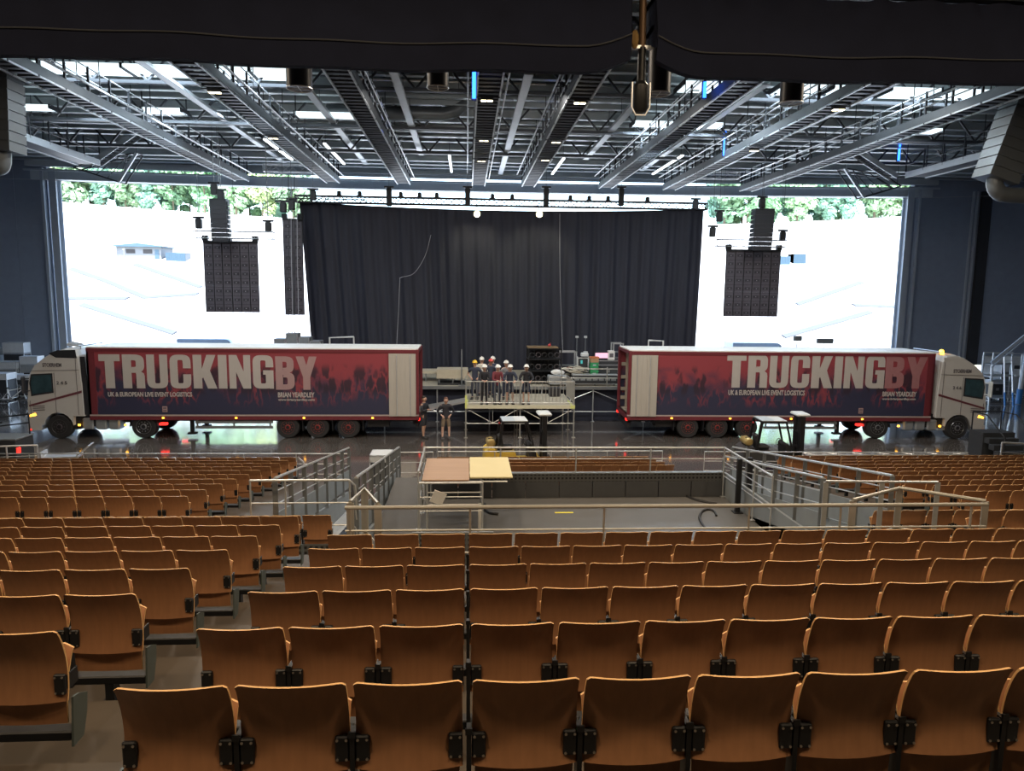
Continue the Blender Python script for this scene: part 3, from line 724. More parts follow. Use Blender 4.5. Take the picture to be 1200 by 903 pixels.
# front rails near the truck lane
railing('front_rail', 'thin front rail before the lower left seats, by the left lorry', [(-16.5, 22.25, 1.18), (-3.7, 22.25, 1.14)], 1.15, 2, 1.6, r=.018)
railing('front_rail', 'short front rail at the end of the walkway left of the sunken platform', [(-2.2, 22.25, 1.18), (-1.05, 22.25, 1.18)], 1.15, 2, 1.1, r=.018)
railing('front_rail', 'front rail before the short middle rows of seats', [(-.9, 22.25, 1.2), (6.3, 22.25, 1.2)], 1.15, 2, 1.8, r=.018)
railing('front_rail', 'thin dark front rail before the lower right seats, by the right lorry', [(7.7, 22.3, 1.16), (16.6, 22.3, 1.1)], 1.1, 2, 1.6, r=.018)
# white barrier feet along the left front rail
n = 0
FOOT = MB().path([(-.32, 0, .26), (-.1, 0, .34), (.18, -.1, .36), (.36, -.16, .3)], .022, 6).tube((0, 0, 0), (0, 0, .34), .018, 6).box(-.34, .34, -.07, -.02, .0, .025).mesh('barrier_foot', ALU)
for px in (122, 140, 158, 176, 197, 214, 232, 262, 292, 318, 342):
    p = at_z(px, 537.5, .95); o = link_mesh('barrier_foot', FOOT, None, (p.x, 22.6, 0)); o.scale = (1, 1, 2.6)
    tag(o, 'bent white metal barrier foot behind the thin left front rail, %s from the left' % ORD[n], 'barrier foot', 'barrier feet along the left front rail'); n += 1
# lighting truss lying along the right front rail
def truss_mb(L, s_, step, r=.025, n=6):
    bb = MB(); k = max(2, round(L / step)); st = L / k
    cs = [(0, 0), (s_, 0), (s_, s_), (0, s_)]
    for (a, c) in cs: bb.tube((0, a, c), (L, a, c), r, n)
    for i in range(k):
        x = i * st
        for j in range(4):
            (a, c), (a2, c2) = cs[j], cs[(j + 1) % 4]
            if i % 2: a, c, a2, c2 = a2, c2, a, c
            bb.tube((x, a, c), (x + st, a2, c2), r * .55, 5)
    for x in (0, L):
        for j in range(4): bb.tube((x, *cs[j]), (x, *cs[(j + 1) % 4]), r * .8, 5)
    return bb
p = at_y(944, 532, 22.9); q = at_y(1130, 532, 22.9)
t = thing('lighting_truss', 'pale lighting truss lying along the right front rail behind the lower right seats', 'truss', (p.x, 22.8, .62))
truss_mb(q.x - p.x, .3, .42, .03).build('truss', ALU, t, True)
MB().box(q.x - p.x, q.x - p.x + .5, .02, .28, .04, .1).build('green_strap', mat('green_strap', (.2, .7, .15), .5), t)
for x in (.4, (q.x - p.x) / 2, q.x - p.x - .4): MB().box(x - .2, x + .2, -.1, .4, -.62, -.03).build('support_block', CASEB, t)
# plywood table on the platform
t = thing('table', 'high table of brown and pale yellow boards on a steel frame, on the sunken platform', 'table', (-.88, 13.85, PZ))
MB().cbox((.47, .93, 1.02), (.94, 1.85, .035), 0, None, .008).build('table_top', PLY, t)
MB().cbox((1.38, .99, 1.04), (.86, 1.72, .035), 0, None, .008).build('table_top', PLY2, t)['label'] = 'pale yellow board'
for x in (.1, 1.2):
    for y in (.1, 1.7):
        MB().tube((x, y, 0), (x, y, 1.0), .022).build('leg', GALV, t, True)
MB().tube((.1, .1, .5), (1.2, .1, .5), .016, 6).tube((.1, .1, .75), (1.2, .1, .75), .016, 6).tube((.1, 1.7, .6), (1.2, 1.7, .6), .016, 6).tube((.1, .1, .97), (1.7, .1, .97), .018, 6).tube((.1, 1.7, .97), (1.7, 1.7, .97), .018, 6).build('frame', GALV, t, True)
tag(MB().cbox((0, 0, 0), (.26, .02, .26), 0, Euler((.2, .4, .2)).to_matrix()).build('paper_sheet', WHITEP, None, loc=(-.55, 13.7, 2.22)), 'pale paper sheet hanging on the rail in front of the plywood table', 'paper')
# perforated screen at the near left of the platform
t = thing('screen', 'dark perforated screen standing at the near left of the sunken platform', 'screen', (-.9, 11.9, PZ))
MB().box(0, 1.35, -.015, .015, .05, .62).build('perforated_sheet', PERF, t)
MB().box(-.02, 1.37, -.02, .02, .6, .64).box(-.02, 0, -.02, .02, 0, .62).box(1.35, 1.37, -.02, .02, 0, .62).build('frame', GALVD, t)
tag(MB().box(-.2, .2, -.03, .03, 0, .006).build('floor_tape', YTAPE, None, loc=(at_z(661, 600.5, PZ).x, at_z(661, 600.5, PZ).y, PZ)), 'short strip of yellow tape on the platform floor', 'tape')
def cable(label, pts, r=.02, name='cable', m=CABLE, cat='cable'):
    P = [Vector(p) for p in pts]; out = []
    for i in range(len(P) - 1):
        p0, p1, p2, p3 = P[max(0, i - 1)], P[i], P[i + 1], P[min(len(P) - 1, i + 2)]
        for k in range(8):
            s_ = k / 8.; out.append(.5 * ((2 * p1) + (p2 - p0) * s_ + (2 * p0 - 5 * p1 + 4 * p2 - p3) * s_ * s_ + (3 * p1 - p0 - 3 * p2 + p3) * s_ ** 3))
    out.append(P[-1]); o = out[0].copy()
    return tag(MB().path([p - o for p in out], r, 6).build(name, m, None, True, o), label, cat)
def pz(px, py, z=PZ + .02): return at_z(px, py, z)
cable('black cable bent on the platform floor under the table', [pz(568, 590), pz(569, 597), pz(575, 601), pz(584, 602)], .03)
cable('black cable loop on the right of the platform floor', [pz(826, 618), pz(820, 608), pz(822, 600), pz(830, 596.5), pz(837, 599), pz(839.5, 604)], .025)
cable('black cable along the far wall of the platform floor at right', [pz(805, 581), pz(815, 585), pz(828, 588), pz(840, 590)], .03)
for k, px in enumerate((870, 877)):
    p = at_z(px, 600, PZ); t = thing('black_post', 'black square post at the right edge of the sunken platform, %s of the pair' % ('left' if k == 0 else 'right'), 'post', (p.x - .12 + .14 * k, p.y + .1 * k, PZ), 0, 'pair of black posts')
    MB().cbox((0, 0, .6), (.1, .1, 1.2), 0, None, .01).build('upright', BLACK, t); MB().box(-.1, .1, -.1, .1, 0, .02).build('foot_plate', BLACK, t)
for k, x in enumerate((5.2, 5.42)):
    tag(MB().bar((0, 0, .03), (.5, -2.4, .03), .06, .05).build('aluminium_bar', ALU, None, loc=(x, 13.3, PZ)), 'long bare aluminium bar on the platform floor by the black posts, %s one' % ('left' if k == 0 else 'right'), 'bar', 'aluminium bars on the platform')
tag(MB().tube((0, 0, 0), (0, 0, .5), .05, 10).build('white_tube', WHITEP, None, True, (at_z(563, 618, PZ).x, at_z(563, 618, PZ).y, PZ)), 'white upright tube just behind the long front handrail', 'tube')
# flight case at the far end of the left stairwell
def flight_case(label, loc, d, body=CASEB, lid=CASET, rz=0, group=None, castors=True):
    t = thing('flight_case', label, 'flight case', loc, rz, group); w, dp, h = d; z0 = .1 if castors else 0
    MB().cbox((0, 0, z0 + (h - z0) * .39), (w - .02, dp - .02, (h - z0) * .78), 0, None, .01).build('body', body, t)
    MB().cbox((0, 0, z0 + (h - z0) * .89), (w - .02, dp - .02, (h - z0) * .215), 0, None, .01).build('lid', lid, t)
    e = MB()
    for sx in (-1, 1):
        for sy in (-1, 1): e.box(*sorted((sx * w / 2, sx * (w / 2 - .04))), *sorted((sy * dp / 2, sy * (dp / 2 - .04))), z0, h)
    for zz in (z0, z0 + (h - z0) * .76, h - .03):
        for sy in (-1, 1): e.box(-w / 2, w / 2, *sorted((sy * dp / 2, sy * (dp / 2 - .02))), zz, zz + .03)
        for sx in (-1, 1): e.box(*sorted((sx * w / 2, sx * (w / 2 - .02))), -dp / 2, dp / 2, zz, zz + .03)
    e.build('edge_trim', ALU, t)
    MB().box(-.09, .09, -dp / 2 - .02, -dp / 2 - .0, h * .45, h * .58).build('latch', GALVD, t)
    if castors:
        for sx in (-1, 1):
            for sy in (-1, 1): MB().lathe([(.02, -.02), (.05, -.02), (.05, .02), (.02, .02)], (sx * (w / 2 - .1), sy * (dp / 2 - .1), .05), 'y', 10).build('castor', BLACKM, t)
    return t
p = at_y(445, 560, 20.9); flight_case('black flight case with a pale lid at the end of the left stair rails', (p.x + .02, 21.2, .42), (.62, .8, 1.0))

t = thing('floor_mat', 'long dark navy mat lying on the pale ramp of the left stairwell', 'mat', (-2.85, 13.0, 0))
zr = lambda Y: 1.3 - 1.24 * (Y - 11.8) / 8.7
b = MB()
for k in range(6):
    y0_, y1_ = 13.0 + k * 1.05, 13.0 + (k + .96) * 1.05
    b.add([(0, y0_ - 13, zr(y0_) + .005), (.62, y0_ - 13, zr(y0_) + .005), (.62, y1_ - 13, zr(y1_) + .005), (0, y1_ - 13, zr(y1_) + .005), (0, y0_ - 13, zr(y0_) + .05), (.62, y0_ - 13, zr(y0_) + .05), (.62, y1_ - 13, zr(y1_) + .05), (0, y1_ - 13, zr(y1_) + .05)],
          [(0, 3, 2, 1), (4, 5, 6, 7), (0, 1, 5, 4), (1, 2, 6, 5), (2, 3, 7, 6), (3, 0, 4, 7)])
b.build('mat', mat('dark_navy_mat', (.02, .03, .05), .6), t)
# ------------------------------------------------------------------ lettering
def rrect(a0, a1, b0, b1, e, t):
    """point on a superellipse between corner a0,b0 and a1,b1 at angle t"""
    c, s_ = math.cos(t), math.sin(t)
    return ((a0 + a1) / 2 + (a1 - a0) / 2 * math.copysign(abs(c) ** (2 / e), c), (b0 + b1) / 2 + (b1 - b0) / 2 * math.copysign(abs(s_) ** (2 / e), s_))
def ring(bb, a0, a1, b0, b1, st, sz, t0, t1, n=20, e=3.2, ei=6):
    th = .004; vs = []; d = dy()
    for i in range(n + 1):
        t = math.radians(t0 + (t1 - t0) * i / n); o = rrect(a0, a1, b0, b1, e, t); q = rrect(a0 + st, a1 - st, b0 + sz, b1 - sz, ei, t)
        vs += [(o[0], d, o[1]), (q[0], d, q[1]), (q[0], d + th, q[1]), (o[0], d + th, o[1])]
    fs = []
    for i in range(n):
        for k in range(4): fs.append((i * 4 + k, i * 4 + (k + 1) % 4, i * 4 + 4 + (k + 1) % 4, i * 4 + 4 + k))
    fs += [(3, 2, 1, 0), (n * 4, n * 4 + 1, n * 4 + 2, n * 4 + 3)]
    bb.add(vs, fs)
_k = [0]
def dy():
    _k[0] = (_k[0] + 1) % 9; return .0009 * _k[0]
def poly(bb, pts):
    d = dy(); bb.prism(pts, 'y', d, .004 + d)
def rect(bb, a0, a1, b0, b1):
    d = dy(); bb.box(a0, a1, d, .004 + d, b0, b1)
def glyph(ch):
    """heavy condensed capitals in a box 1 high; returns mesh builder and width"""
    b = MB(); w = .6; s = .225
    if ch == 'T': rect(b, 0, w, .80, 1); rect(b, w / 2 - .13, w / 2 + .13, 0, .8)
    elif ch == 'R':
        w = .62; rect(b, 0, .25, 0, 1)
        ring(b, -.1, w, .46, 1, .235, .17, -90, 90); rect(b, .25, .30, .83, 1); rect(b, .25, .34, .46, .60)
        poly(b, [(.36, .53), (.52, .50), (.60, .44), (.62, .36), (.62, 0), (.38, 0), (.38, .40)])
    elif ch == 'U':
        rect(b, 0, s, .3, 1); rect(b, w - s, w, .3, 1); ring(b, 0, w, 0, .6, s, .15, 180, 360)
    elif ch == 'C':
        ring(b, 0, w, .45, 1, s, .155, 0, 180); ring(b, 0, w, 0, .55, s, .155, 180, 360); rect(b, 0, s, .27, .73); rect(b, w - s, w, .60, .73); rect(b, w - s, w, .27, .42)
    elif ch == 'K':
        w = .66; rect(b, 0, .25, 0, 1); poly(b, [(.25, .58), (.40, 1), (.66, 1), (.48, .52), (.25, .30)]); poly(b, [(.25, .56), (.48, .54), (.68, 0), (.41, 0), (.25, .42)])
    elif ch == 'I': w = .25; rect(b, 0, .25, 0, 1)
    elif ch == 'N':
        w = .62; rect(b, 0, .2, 0, 1); rect(b, w - .2, w, 0, 1); poly(b, [(.0, 1), (.225, 1), (w, 0), (w - .225, 0)])
    elif ch == 'G':
        ring(b, 0, w, .45, 1, s, .155, 0, 180); ring(b, 0, w, 0, .55, s, .155, 180, 300); rect(b, 0, s, .27, .73); rect(b, w - s, w, .64, .73)
        rect(b, .30, w, .42, .55); rect(b, w - s, w, .12, .55); rect(b, w - .13, w, 0, .2); ring(b, 0, w, 0, .55, s, .155, 300, 330)
    elif ch == 'B':
        w = .62; rect(b, 0, .24, 0, 1); ring(b, -.12, w - .01, .5, 1, .235, .16, -90, 90); ring(b, -.12, w + .01, 0, .53, .235, .16, -90, 90)
        rect(b, .24, .34, .84, 1); rect(b, .24, .34, .45, .58); rect(b, .24, .34, 0, .16)
    elif ch == 'Y':
        w = .70; poly(b, [(0, 1), (.26, 1), (.47, .38), (.47, 0), (.23, 0), (.23, .38)]); poly(b, [(.70, 1), (.44, 1), (.23, .38), (.47, .38)])
    return b, w
def big_word(word, x0, x1, z0, z1, m, parent, y):
    bb = MB(); x = 0
    for ch in word:
        g, w = glyph(ch); o = len(bb.v); bb.v += [(a + x, b_, c) for a, b_, c in g.v]; bb.f += [tuple(i + o for i in f) for f in g.f]; bb.m += g.m; x += w + .065
    x -= .065; bb.v = [(x0 + (x1 - x0) * a / x, b_ + .001, z0 + (z1 - z0) * c) for a, b_, c in bb.v]
    return bb.build('lettering', m, parent, loc=(0, y, 0))
def small_text(body, x0, x1, z0, z1, m, parent, y, bold=.03, mirror=False, name='lettering', rot=None):
    cu = bpy.data.curves.new('text', 'FONT'); cu.body = body; cu.size = 1; cu.offset = bold; cu.extrude = .004; cu.resolution_u = 3
    to = bpy.data.objects.new('text', cu); COL.objects.link(to); dg = bpy.context.evaluated_depsgraph_get(); dg.update()
    me = bpy.data.meshes.new_from_object(to.evaluated_get(dg)); bpy.data.objects.remove(to); bpy.data.curves.remove(cu)
    xs = [v.co.x for v in me.vertices]; ys = [v.co.y for v in me.vertices]; ax, bx, ay, by = min(xs), max(xs), min(ys), max(ys)
    for v in me.vertices:
        a = (v.co.x - ax) / (bx - ax); c = (v.co.y - ay) / (by - ay); d = v.co.z
        v.co = (x0 + (x1 - x0) * a, -d - .004, z0 + (z1 - z0) * c)
    me.materials.clear(); me.materials.append(m); me.update()
    return link_mesh(name, me, parent, (0, y, 0))
# ------------------------------------------------------------------ articulated lorries
def wheel(parent, x, y, r, wdt, rim, rimname='rim'):
    w_ = MB().lathe([(r * .62, -wdt / 2), (r * .93, -wdt / 2), (r, -wdt * .36), (r, wdt * .36), (r * .93, wdt / 2), (r * .62, wdt / 2)], (0, 0, 0), 'y', 28).build('wheel', TYRE, parent, True, (x, y, r))
    s_ = -1
    bb = MB().lathe([(r * .64, -wdt / 2 + .02), (r * .60, -wdt / 2 - .005), (r * .50, -wdt / 2 + .05), (r * .50, -wdt / 2 + .09), (r * .62, -wdt / 2 + .09)], (0, 0, 0), 'y', 24).lathe([(r * .51, -wdt / 2 + .06), (r * .30, -wdt / 2 + .05), (.02, -wdt / 2 + .05), (.02, -wdt / 2 + .1), (r * .5, -wdt / 2 + .1)], (0, 0, 0), 'y', 24, 1).lathe([(r * .27, -wdt / 2 + .055), (r * .25, -wdt / 2 - .03), (r * .17, -wdt / 2 - .04), (r * .17, -wdt / 2 + .05)], (0, 0, 0), 'y', 20).lathe([(r * .165, -wdt / 2 + .05), (r * .16, -wdt / 2 - .03), (.01, -wdt / 2 - .03)], (0, 0, 0), 'y', 16, 1)
    for k in range(10):
        a = 2 * PI * k / 10; bb.lathe([(.02, -wdt / 2 - .012), (.018, -wdt / 2 + .06)], (math.cos(a) * r * .40, 0, math.sin(a) * r * .40), 'y', 6)
    bb.build(rimname, [rim, CHAS], w_, True)
    return w_
def lorry(label, loc, rz, s, number, LX, door, words):
    """local x runs along the lorry seen from the hall: s=+1 cab on the right, s=-1 cab on the left; near side is y=0; trailer spans x 0..s*LX"""
    t = thing('articulated_lorry', label, 'lorry', loc, rz)
    X = lambda a: s * a
    def bx(bb, a0, a1, y0, y1, z0, z1, m=0): return bb.box(min(X(a0), X(a1)), max(X(a0), X(a1)), y0, y1, z0, z1, m)
    W = 2.5; Z0, Z1 = .98, 3.76
    # trailer shell, open at the rear (a=0)
    fr = MB()
    bx(fr, 0, .12, 0, .10, Z0 - .1, Z1); bx(fr, 0, .12, W - .10, W, Z0 - .1, Z1); bx(fr, 0, .12, 0, W, Z1 - .12, Z1 + .01)
    bx(fr, LX - .32, LX, 0, .08, Z0 - .1, Z1); bx(fr, LX - .32, LX, W - .08, W, Z0 - .1, Z1); bx(fr, LX - .08, LX, 0, W, Z0 - .1, Z1)
    bx(fr, 0, LX, -.005, .07, Z1 - .14, Z1); bx(fr, 0, LX, W - .07, W + .005, Z1 - .14, Z1)
    bx(fr, 0, LX, -.01, .12, Z0 - .19, Z0 - .02); bx(fr, 0, LX, W - .12, W + .01, Z0 - .19, Z0 - .02); bx(fr, 0, .15, 0, W, Z0 - .2, Z0)
    fr.build('trailer_frame', TRED, t)
    bx(MB(), 0, LX, -.016, -.002, Z0 - .025, Z0 + .035).build('side_rail', mat('pale_side_rail', (.42, .33, .31), .45), t)
    bx(MB(), .05, LX - .02, .03, W - .03, Z1, Z1 + .05).build('roof', TROOF, t)
    fl = MB(); bx(fl, .05, LX - .05, .05, W - .05, Z0 - .12, Z0); fl.build('load_floor', TINT, t)
    ins = MB()
    for k in range(7):
        a = .35 + k * .75
        for yy in (.10, W - .13): bx(ins, a, a + .12, yy, yy + .03, Z0, Z1 - .1)
    for zz in (1.35, 1.75, 2.3, 2.9):
        for yy in (.09, W - .12): bx(ins, .15, LX - .3, yy, yy + .03, zz, zz + .16)
    bx(ins, 5.6, 5.7, .1, W - .1, Z0, Z1 - .15)
    ins.build('inner_lining', TINT, t)
    for yy, nm in ((.015, 'side_curtain'), (W - .045, 'side_curtain')):
        cu = bx(MB(), .12, LX - .3, yy, yy + .03, Z0 + .03, Z1 - .13).build(nm, TARP, t)
        if yy < .1: near = cu
    for (w0, kind, a, c, z0, z1, m) in words:
        if kind == 'big': big_word(w0, a, c, z0, z1, m, near, .0)
        else: small_text(w0, a, c, z0, z1, m, near, .010)
    pl_ = X(door['lx']); MB().box(pl_ - .10, pl_ + .10, .008, .016, 1.12, 1.36).box(pl_ - .07, pl_ + .07, .005, .009, 1.16, 1.20, 1).box(pl_ - .07, pl_ + .07, .005, .009, 1.26, 1.31, 1).build('marker_plate', [LETP, LETD], near)
    # rear doors folded back against the sides
    d = MB()
    for k in range(5): bx(d, .14 + k * .22, .14 + (k + 1) * .22 - .012, -.06, -.012, Z0 - .02, Z1 - .17)
    bx(d, .13, 1.25, -.05, -.02, Z0 - .03, Z1 - .16); dd = d.build('rear_door', TDOOR, t)
    e = MB()
    for a in (.36, .92): e.tube((X(a), -.075, Z0), (X(a), -.075, Z1 - .2), .016, 6)
    e.build('lock_bar', GALV, dd)
    d = MB()
    for k in range(5): bx(d, .14 + k * .22, .14 + (k + 1) * .22 - .012, W + .012, W + .06, Z0 - .02, Z1 - .17)
    d.build('rear_door', TDOOR, t)
    # underframe
    ch = MB(); bx(ch, .3, LX - .2, .7, .85, .62, .86); bx(ch, .3, LX - .2, W - .85, W - .7, .62, .86)
    for k in range(12): bx(ch, .5 + k * 1.05, .62 + k * 1.05, .1, W - .1, .72, .84)
    bx(ch, .05, .16, .15, W - .15, .42, .62); bx(ch, .1, .3, .6, .7, .5, .86); bx(ch, .1, .3, W - .7, W - .6, .5, .86)
    bx(ch, 1.3, 2.2, .25, .9, .45, .78)
    ch.build('underframe', CHAS, t)
    for wx in door['tw']:
        for yy in (.22, W - .22): wheel(t, X(wx), yy, .47, .38, RIMR)
        bx(MB(), wx - .62, wx - .60, .05, .45, .3, .85).build('mud_flap', CHAS, t)
    lg = MB(); bx(lg, LX - 4.0, LX - 3.86, .35, .49, .2, .8); bx(lg, LX - 4.1, LX - 3.76, .3, .54, .12, .2); bx(lg, LX - 4.0, LX - 3.86, W - .49, W - .35, .2, .8); bx(lg, LX - 4.1, LX - 3.76, W - .54, W - .3, .12, .2)
    lg.build('landing_leg', CHAS, t)
    gd = MB()
    for zz in (.42, .64): bx(gd, door['g0'], door['g1'], .02, .05, zz, zz + .11)
    for a in (door['g0'] + .1, (door['g0'] + door['g1']) / 2, door['g1'] - .1): bx(gd, a, a + .06, .05, .1, .42, .85)
    gd.build('side_guard', GALVD, t)
    for a in door['ml']: MB().cbox((X(a), -.03, Z0 - .1), (.09, .04, .06), 0, None, .01).build('marker_lamp', AMBER, t)
    for yy in (.2, W - .2):
        tl = bx(MB(), -.02, .04, yy - .13, yy + .13, .74, .83).build('tail_lamp', REDL, t)
    # tractor: chassis
    c0 = LX - .9; ch = MB(); bx(ch, LX - 2.2, LX + 2.3, .75, .95, .55, .82); bx(ch, LX - 2.2, LX + 2.3, W - .95, W - .75, .55, .82); bx(ch, LX - 2.3, LX - 2.2, .3, W - .3, .45, .8); bx(ch, LX - .4, LX + .6, .1, W - .1, .5, 1.1)
    ch.build('tractor_chassis', CHAS, t)
    tk = MB()
    for k in range(3): tk.cbox((X(LX - 1.0 + .52 * k + .1), .35, .62), (.46, .6, .5), 0, None, .06)
    tk.build('fuel_tank', TANK, t)
    for a in (LX - 1.4, LX + .45): MB().cbox((X(a), -.0, .58), (.1, .05, .08), 0, None, .01).build('marker_lamp', AMBER, t)
    bx(MB(), LX + .45, LX + 1.0, .12, .5, .38, .9).build('side_skirt', CHAS if s < 0 else TANK, t)
    for yy in (.25, W - .25): wheel(t, X(LX - 2.1 if s < 0 else LX - 2.3), yy, .5, .42, RIMS)
    for yy in (.18, W - .18): wheel(t, X(LX + 1.25 if s < 0 else LX + 1.25), yy, .5, .34, RIMS if s > 0 else mat('dark_rim', (.05, .04, .045), .5))
    fw = LX + 1.25 if s < 0 else LX + 1.25; dw = LX - 2.1 if s < 0 else LX - 2.3
    tl = MB()
    for yy in (.03, W - .23): bx(MB(), dw - .92, dw - .64, yy, yy + .2, .56, .65).build('tail_lamp', REDL, t)
    for yy in (.05,  W - .55):
        fd = MB()
        vs = []; n = 10
        for i in range(n + 1):
            a = PI * i / n
            for rr_ in (.55, .58):
                for y2 in (yy, yy + .5): vs.append((X(dw + math.cos(a) * rr_), y2, .5 + math.sin(a) * rr_))
        fs = []
        for i in range(n):
            o = i * 4; fs += [(o, o + 1, o + 5, o + 4), (o + 2, o + 6, o + 7, o + 3), (o, o + 4, o + 6, o + 2), (o + 1, o + 3, o + 7, o + 5)]
        fs += [(0, 2, 3, 1), (n * 4, n * 4 + 1, n * 4 + 3, n * 4 + 2)]
        fd.add(vs, fs).build('mudguard', CHAS, t)
    # cab: side profile lofted across the width, rounded at both sides
    prof = [(.18, .95), (.20, 2.3), (.30, 3.45), (.46, 3.70), (.85, 3.74), (1.25, 3.62), (1.70, 3.36), (2.05, 3.08), (2.28, 2.72), (2.36, 2.3), (2.44, 1.6), (2.46, 1.0), (2.42, .55), (2.34, .36), (1.98, .36), (1.92, .62)]
    arch = [(math.cos(math.radians(a)), math.sin(math.radians(a))) for a in range(10, 171, 20)]
    fwl = fw - LX
    prof += [(fwl + c * .62, .46 + sn * .64) for c, sn in arch] + [(fwl - .64, .95)]
    prof = [(a + LX, z) for a, z in prof]
    ca = sum(a for a, z in prof) / len(prof); cz = 1.9
    lay = [(-.02, .965), (.10, .99), (.35, 1.0), (W - .35, 1.0), (W - .10, .99), (W + .02, .965)]
    vs = []; n = len(prof)
    for (yy, k) in lay:
        for (a, z) in prof:
            front = a > LX + 1.0
            vs.append((X(ca + (a - ca) * (k if not front else k)), yy, cz + (z - cz) * (k if z > 1.5 else 1)))
    fs = [tuple(range(n)), tuple(range(6 * n - 1, 5 * n - 1, -1))]
    for i in range(5):
        for j in range(n): fs.append((i * n + j, i * n + (j + 1) % n, (i + 1) * n + (j + 1) % n, (i + 1) * n + j))
    cab = MB().add(vs, fs).build('cab', CABW, t, False)
    def side(name, pts, m, y=-.03, th=.012):
        return MB().prism([(X(a + LX), z) for a, z in pts], 'y', y, y + th).build(name, m, cab)
    side('side_window', [(1.42, 1.98), (2.20, 1.86), (2.24, 2.30), (2.16, 2.62), (1.42, 2.66)], GLASS)
    side('window_frame', [(1.36, 1.92), (2.25, 1.78), (2.29, 2.32), (2.20, 2.68), (1.36, 2.72)], CHAS, -.026, .008)
    for yy in (W + .018,): side('side_window', [(1.42, 1.98), (2.20, 1.86), (2.24, 2.30), (2.16, 2.62), (1.42, 2.66)], GLASS, yy)
    side('stripe', [(.25, 2.02), (1.3, 1.72), (2.36, 1.42), (2.36, 1.34), (1.3, 1.63), (.25, 1.92)], CABR, -.028)
    seam = MB()
    for (p0, p1) in (((1.30, 2.74), (1.30, .98)), ((1.30, .98), (1.0, .96)), ((.42, 3.4), (.42, 1.0)), ((.3, 2.86), (2.2, 2.82)), ((2.3, 1.6), (2.3, 1.0))):
        seam.bar((X(p0[0] + LX), -.026, p0[1]), (X(p1[0] + LX), -.026, p1[1]), .014, .014)
    seam.build('door_seam', LETD, cab)
    side('vent_panel', [(.36, 3.34), (1.18, 3.36), (1.45, 3.53), (1.1, 3.66), (.40, 3.68)] if s < 0 else [(.36, 3.5), (.9, 3.5), (.9, 3.6), (.36, 3.6)], CHAS if s < 0 else CABW, -.03)
    for zz in (1.2, 1.28, 1.36): side('step_grille', [(1.75, zz), (2.22, zz - .02), (2.22, zz + .01), (1.75, zz + .03)], LETD, -.028)
    side('indicator', [(2.10, .98), (2.36, .93), (2.36, 1.0), (2.14, 1.08)], AMBER, -.034, .02)
    # windscreen, visor, bumper, lamps, mirrors
    vs = []
    for yy in (.12, W - .12):
        for (a, z) in ((2.40, 1.85), (2.31, 2.62)): vs += [(X(LX + a + .0), yy, z), (X(LX + a + .035), yy, z)]
    MB().add(vs, [(0, 1, 3, 2), (4, 6, 7, 5), (0, 4, 5, 1), (2, 3, 7, 6), (1, 5, 7, 3), (0, 2, 6, 4)]).build('windscreen', GLASS, cab)
    vis = MB(); bx(vis, LX + 2.25, LX + 2.55, .1, W - .1, 2.66, 2.72); vis.build('sun_visor', CHAS, cab)
    bp = MB(); bx(bp, LX + 2.30, LX + 2.50, .02, W - .02, .32, .62); bp.build('bumper', LGREY, cab)
    gr = MB()
    for k in range(5): bx(gr, LX + 2.44, LX + 2.50, .5, W - .5, .95 + k * .14, 1.03 + k * .14)
    gr.build('front_grille', CHAS, cab)
    for yy in (.25, W - .25):
        MB().cbox((X(LX + 2.47), yy, .78), (.06, .34, .2), 0, None, .02).build('headlamp', GLASS, cab)
    bx(MB(), LX + 2.36, LX + 2.44, -.02, .08, .36, .42).build('marker_lamp', REDL, cab)
    for yy, sg in ((-.2, 1), (W + .2, -1)):
        mm = MB().cbox((X(LX + 2.42), yy, 2.25), (.10, .22, .72), 0, None, .04).bar((X(LX + 2.3), yy + sg * .2, 2.5), (X(LX + 2.42), yy, 2.5), .04, .04).bar((X(LX + 2.3), yy + sg * .2, 2.0), (X(LX + 2.42), yy, 2.0), .04, .04)
        mm.build('mirror', LGREY if s > 0 else CHAS, cab)
    dx_ = .14 if s > 0 else .02
    for yy in (.02, W - .06): MB().prism([(X(LX + dx_), 1.0), (X(LX + .22), 1.0), (X(LX + .26), 3.4), (X(LX + dx_ + .06), 3.4)], 'y', yy, yy + .04).build('side_deflector', CABW if s > 0 else CHAS, cab)
    sn = MB().tube((X(LX + .12), .45, 1.0), (X(LX + .12), .45, 2.7), .07, 10); sn.build('air_intake', CHAS, t)
    rb = MB().tube((X(LX + .4), .2, 3.82), (X(LX + .4), W - .2, 3.82), .025, 8)
    for yy in (.4, W - .4): rb.tube((X(LX + .4), yy, 3.66), (X(LX + .4), yy, 3.82), .02, 6)
    rb.build('roof_bar', GALV, cab)
    if s > 0:
        MB().lathe([(.02, .0), (.09, .0), (.09, .1), (.06, .16), (.01, .18)], (X(LX + .55), .5, 3.73), 'z', 14).build('beacon', mat('beacon_lamp', (.8, .4, .02), .4, emit=(1, .42, .02), es=22), cab)
    else:
        hn = MB()
        for k in range(4): hn.tube((X(LX + .5 + .1 * k), .5 + .3 * k, 3.8), (X(LX + .95 + .1 * k), .5 + .3 * k, 3.86), .03, 8, 0, .07)
        hn.build('air_horn', ALU, cab)
    tx = sorted((X(LX + 1.02), X(LX + 2.06))) if s > 0 else sorted((X(LX + .95), X(LX + 1.72)))
    if s > 0: small_text('STOERHEM', X(LX + .82), X(LX + 1.62), 2.94, 3.10, LETD, cab, -.026, .03); small_text(number, X(LX + .86), X(LX + 1.24), 2.22, 2.36, LETD, cab, -.03, .03)
    else: small_text('STOERHEM', X(LX + 1.72), X(LX + .98), 2.98, 3.14, LETD, cab, -.026, .03); small_text(number, X(LX + 1.22), X(LX + .80), 2.26, 2.40, LETD, cab, -.03, .03)
    return t
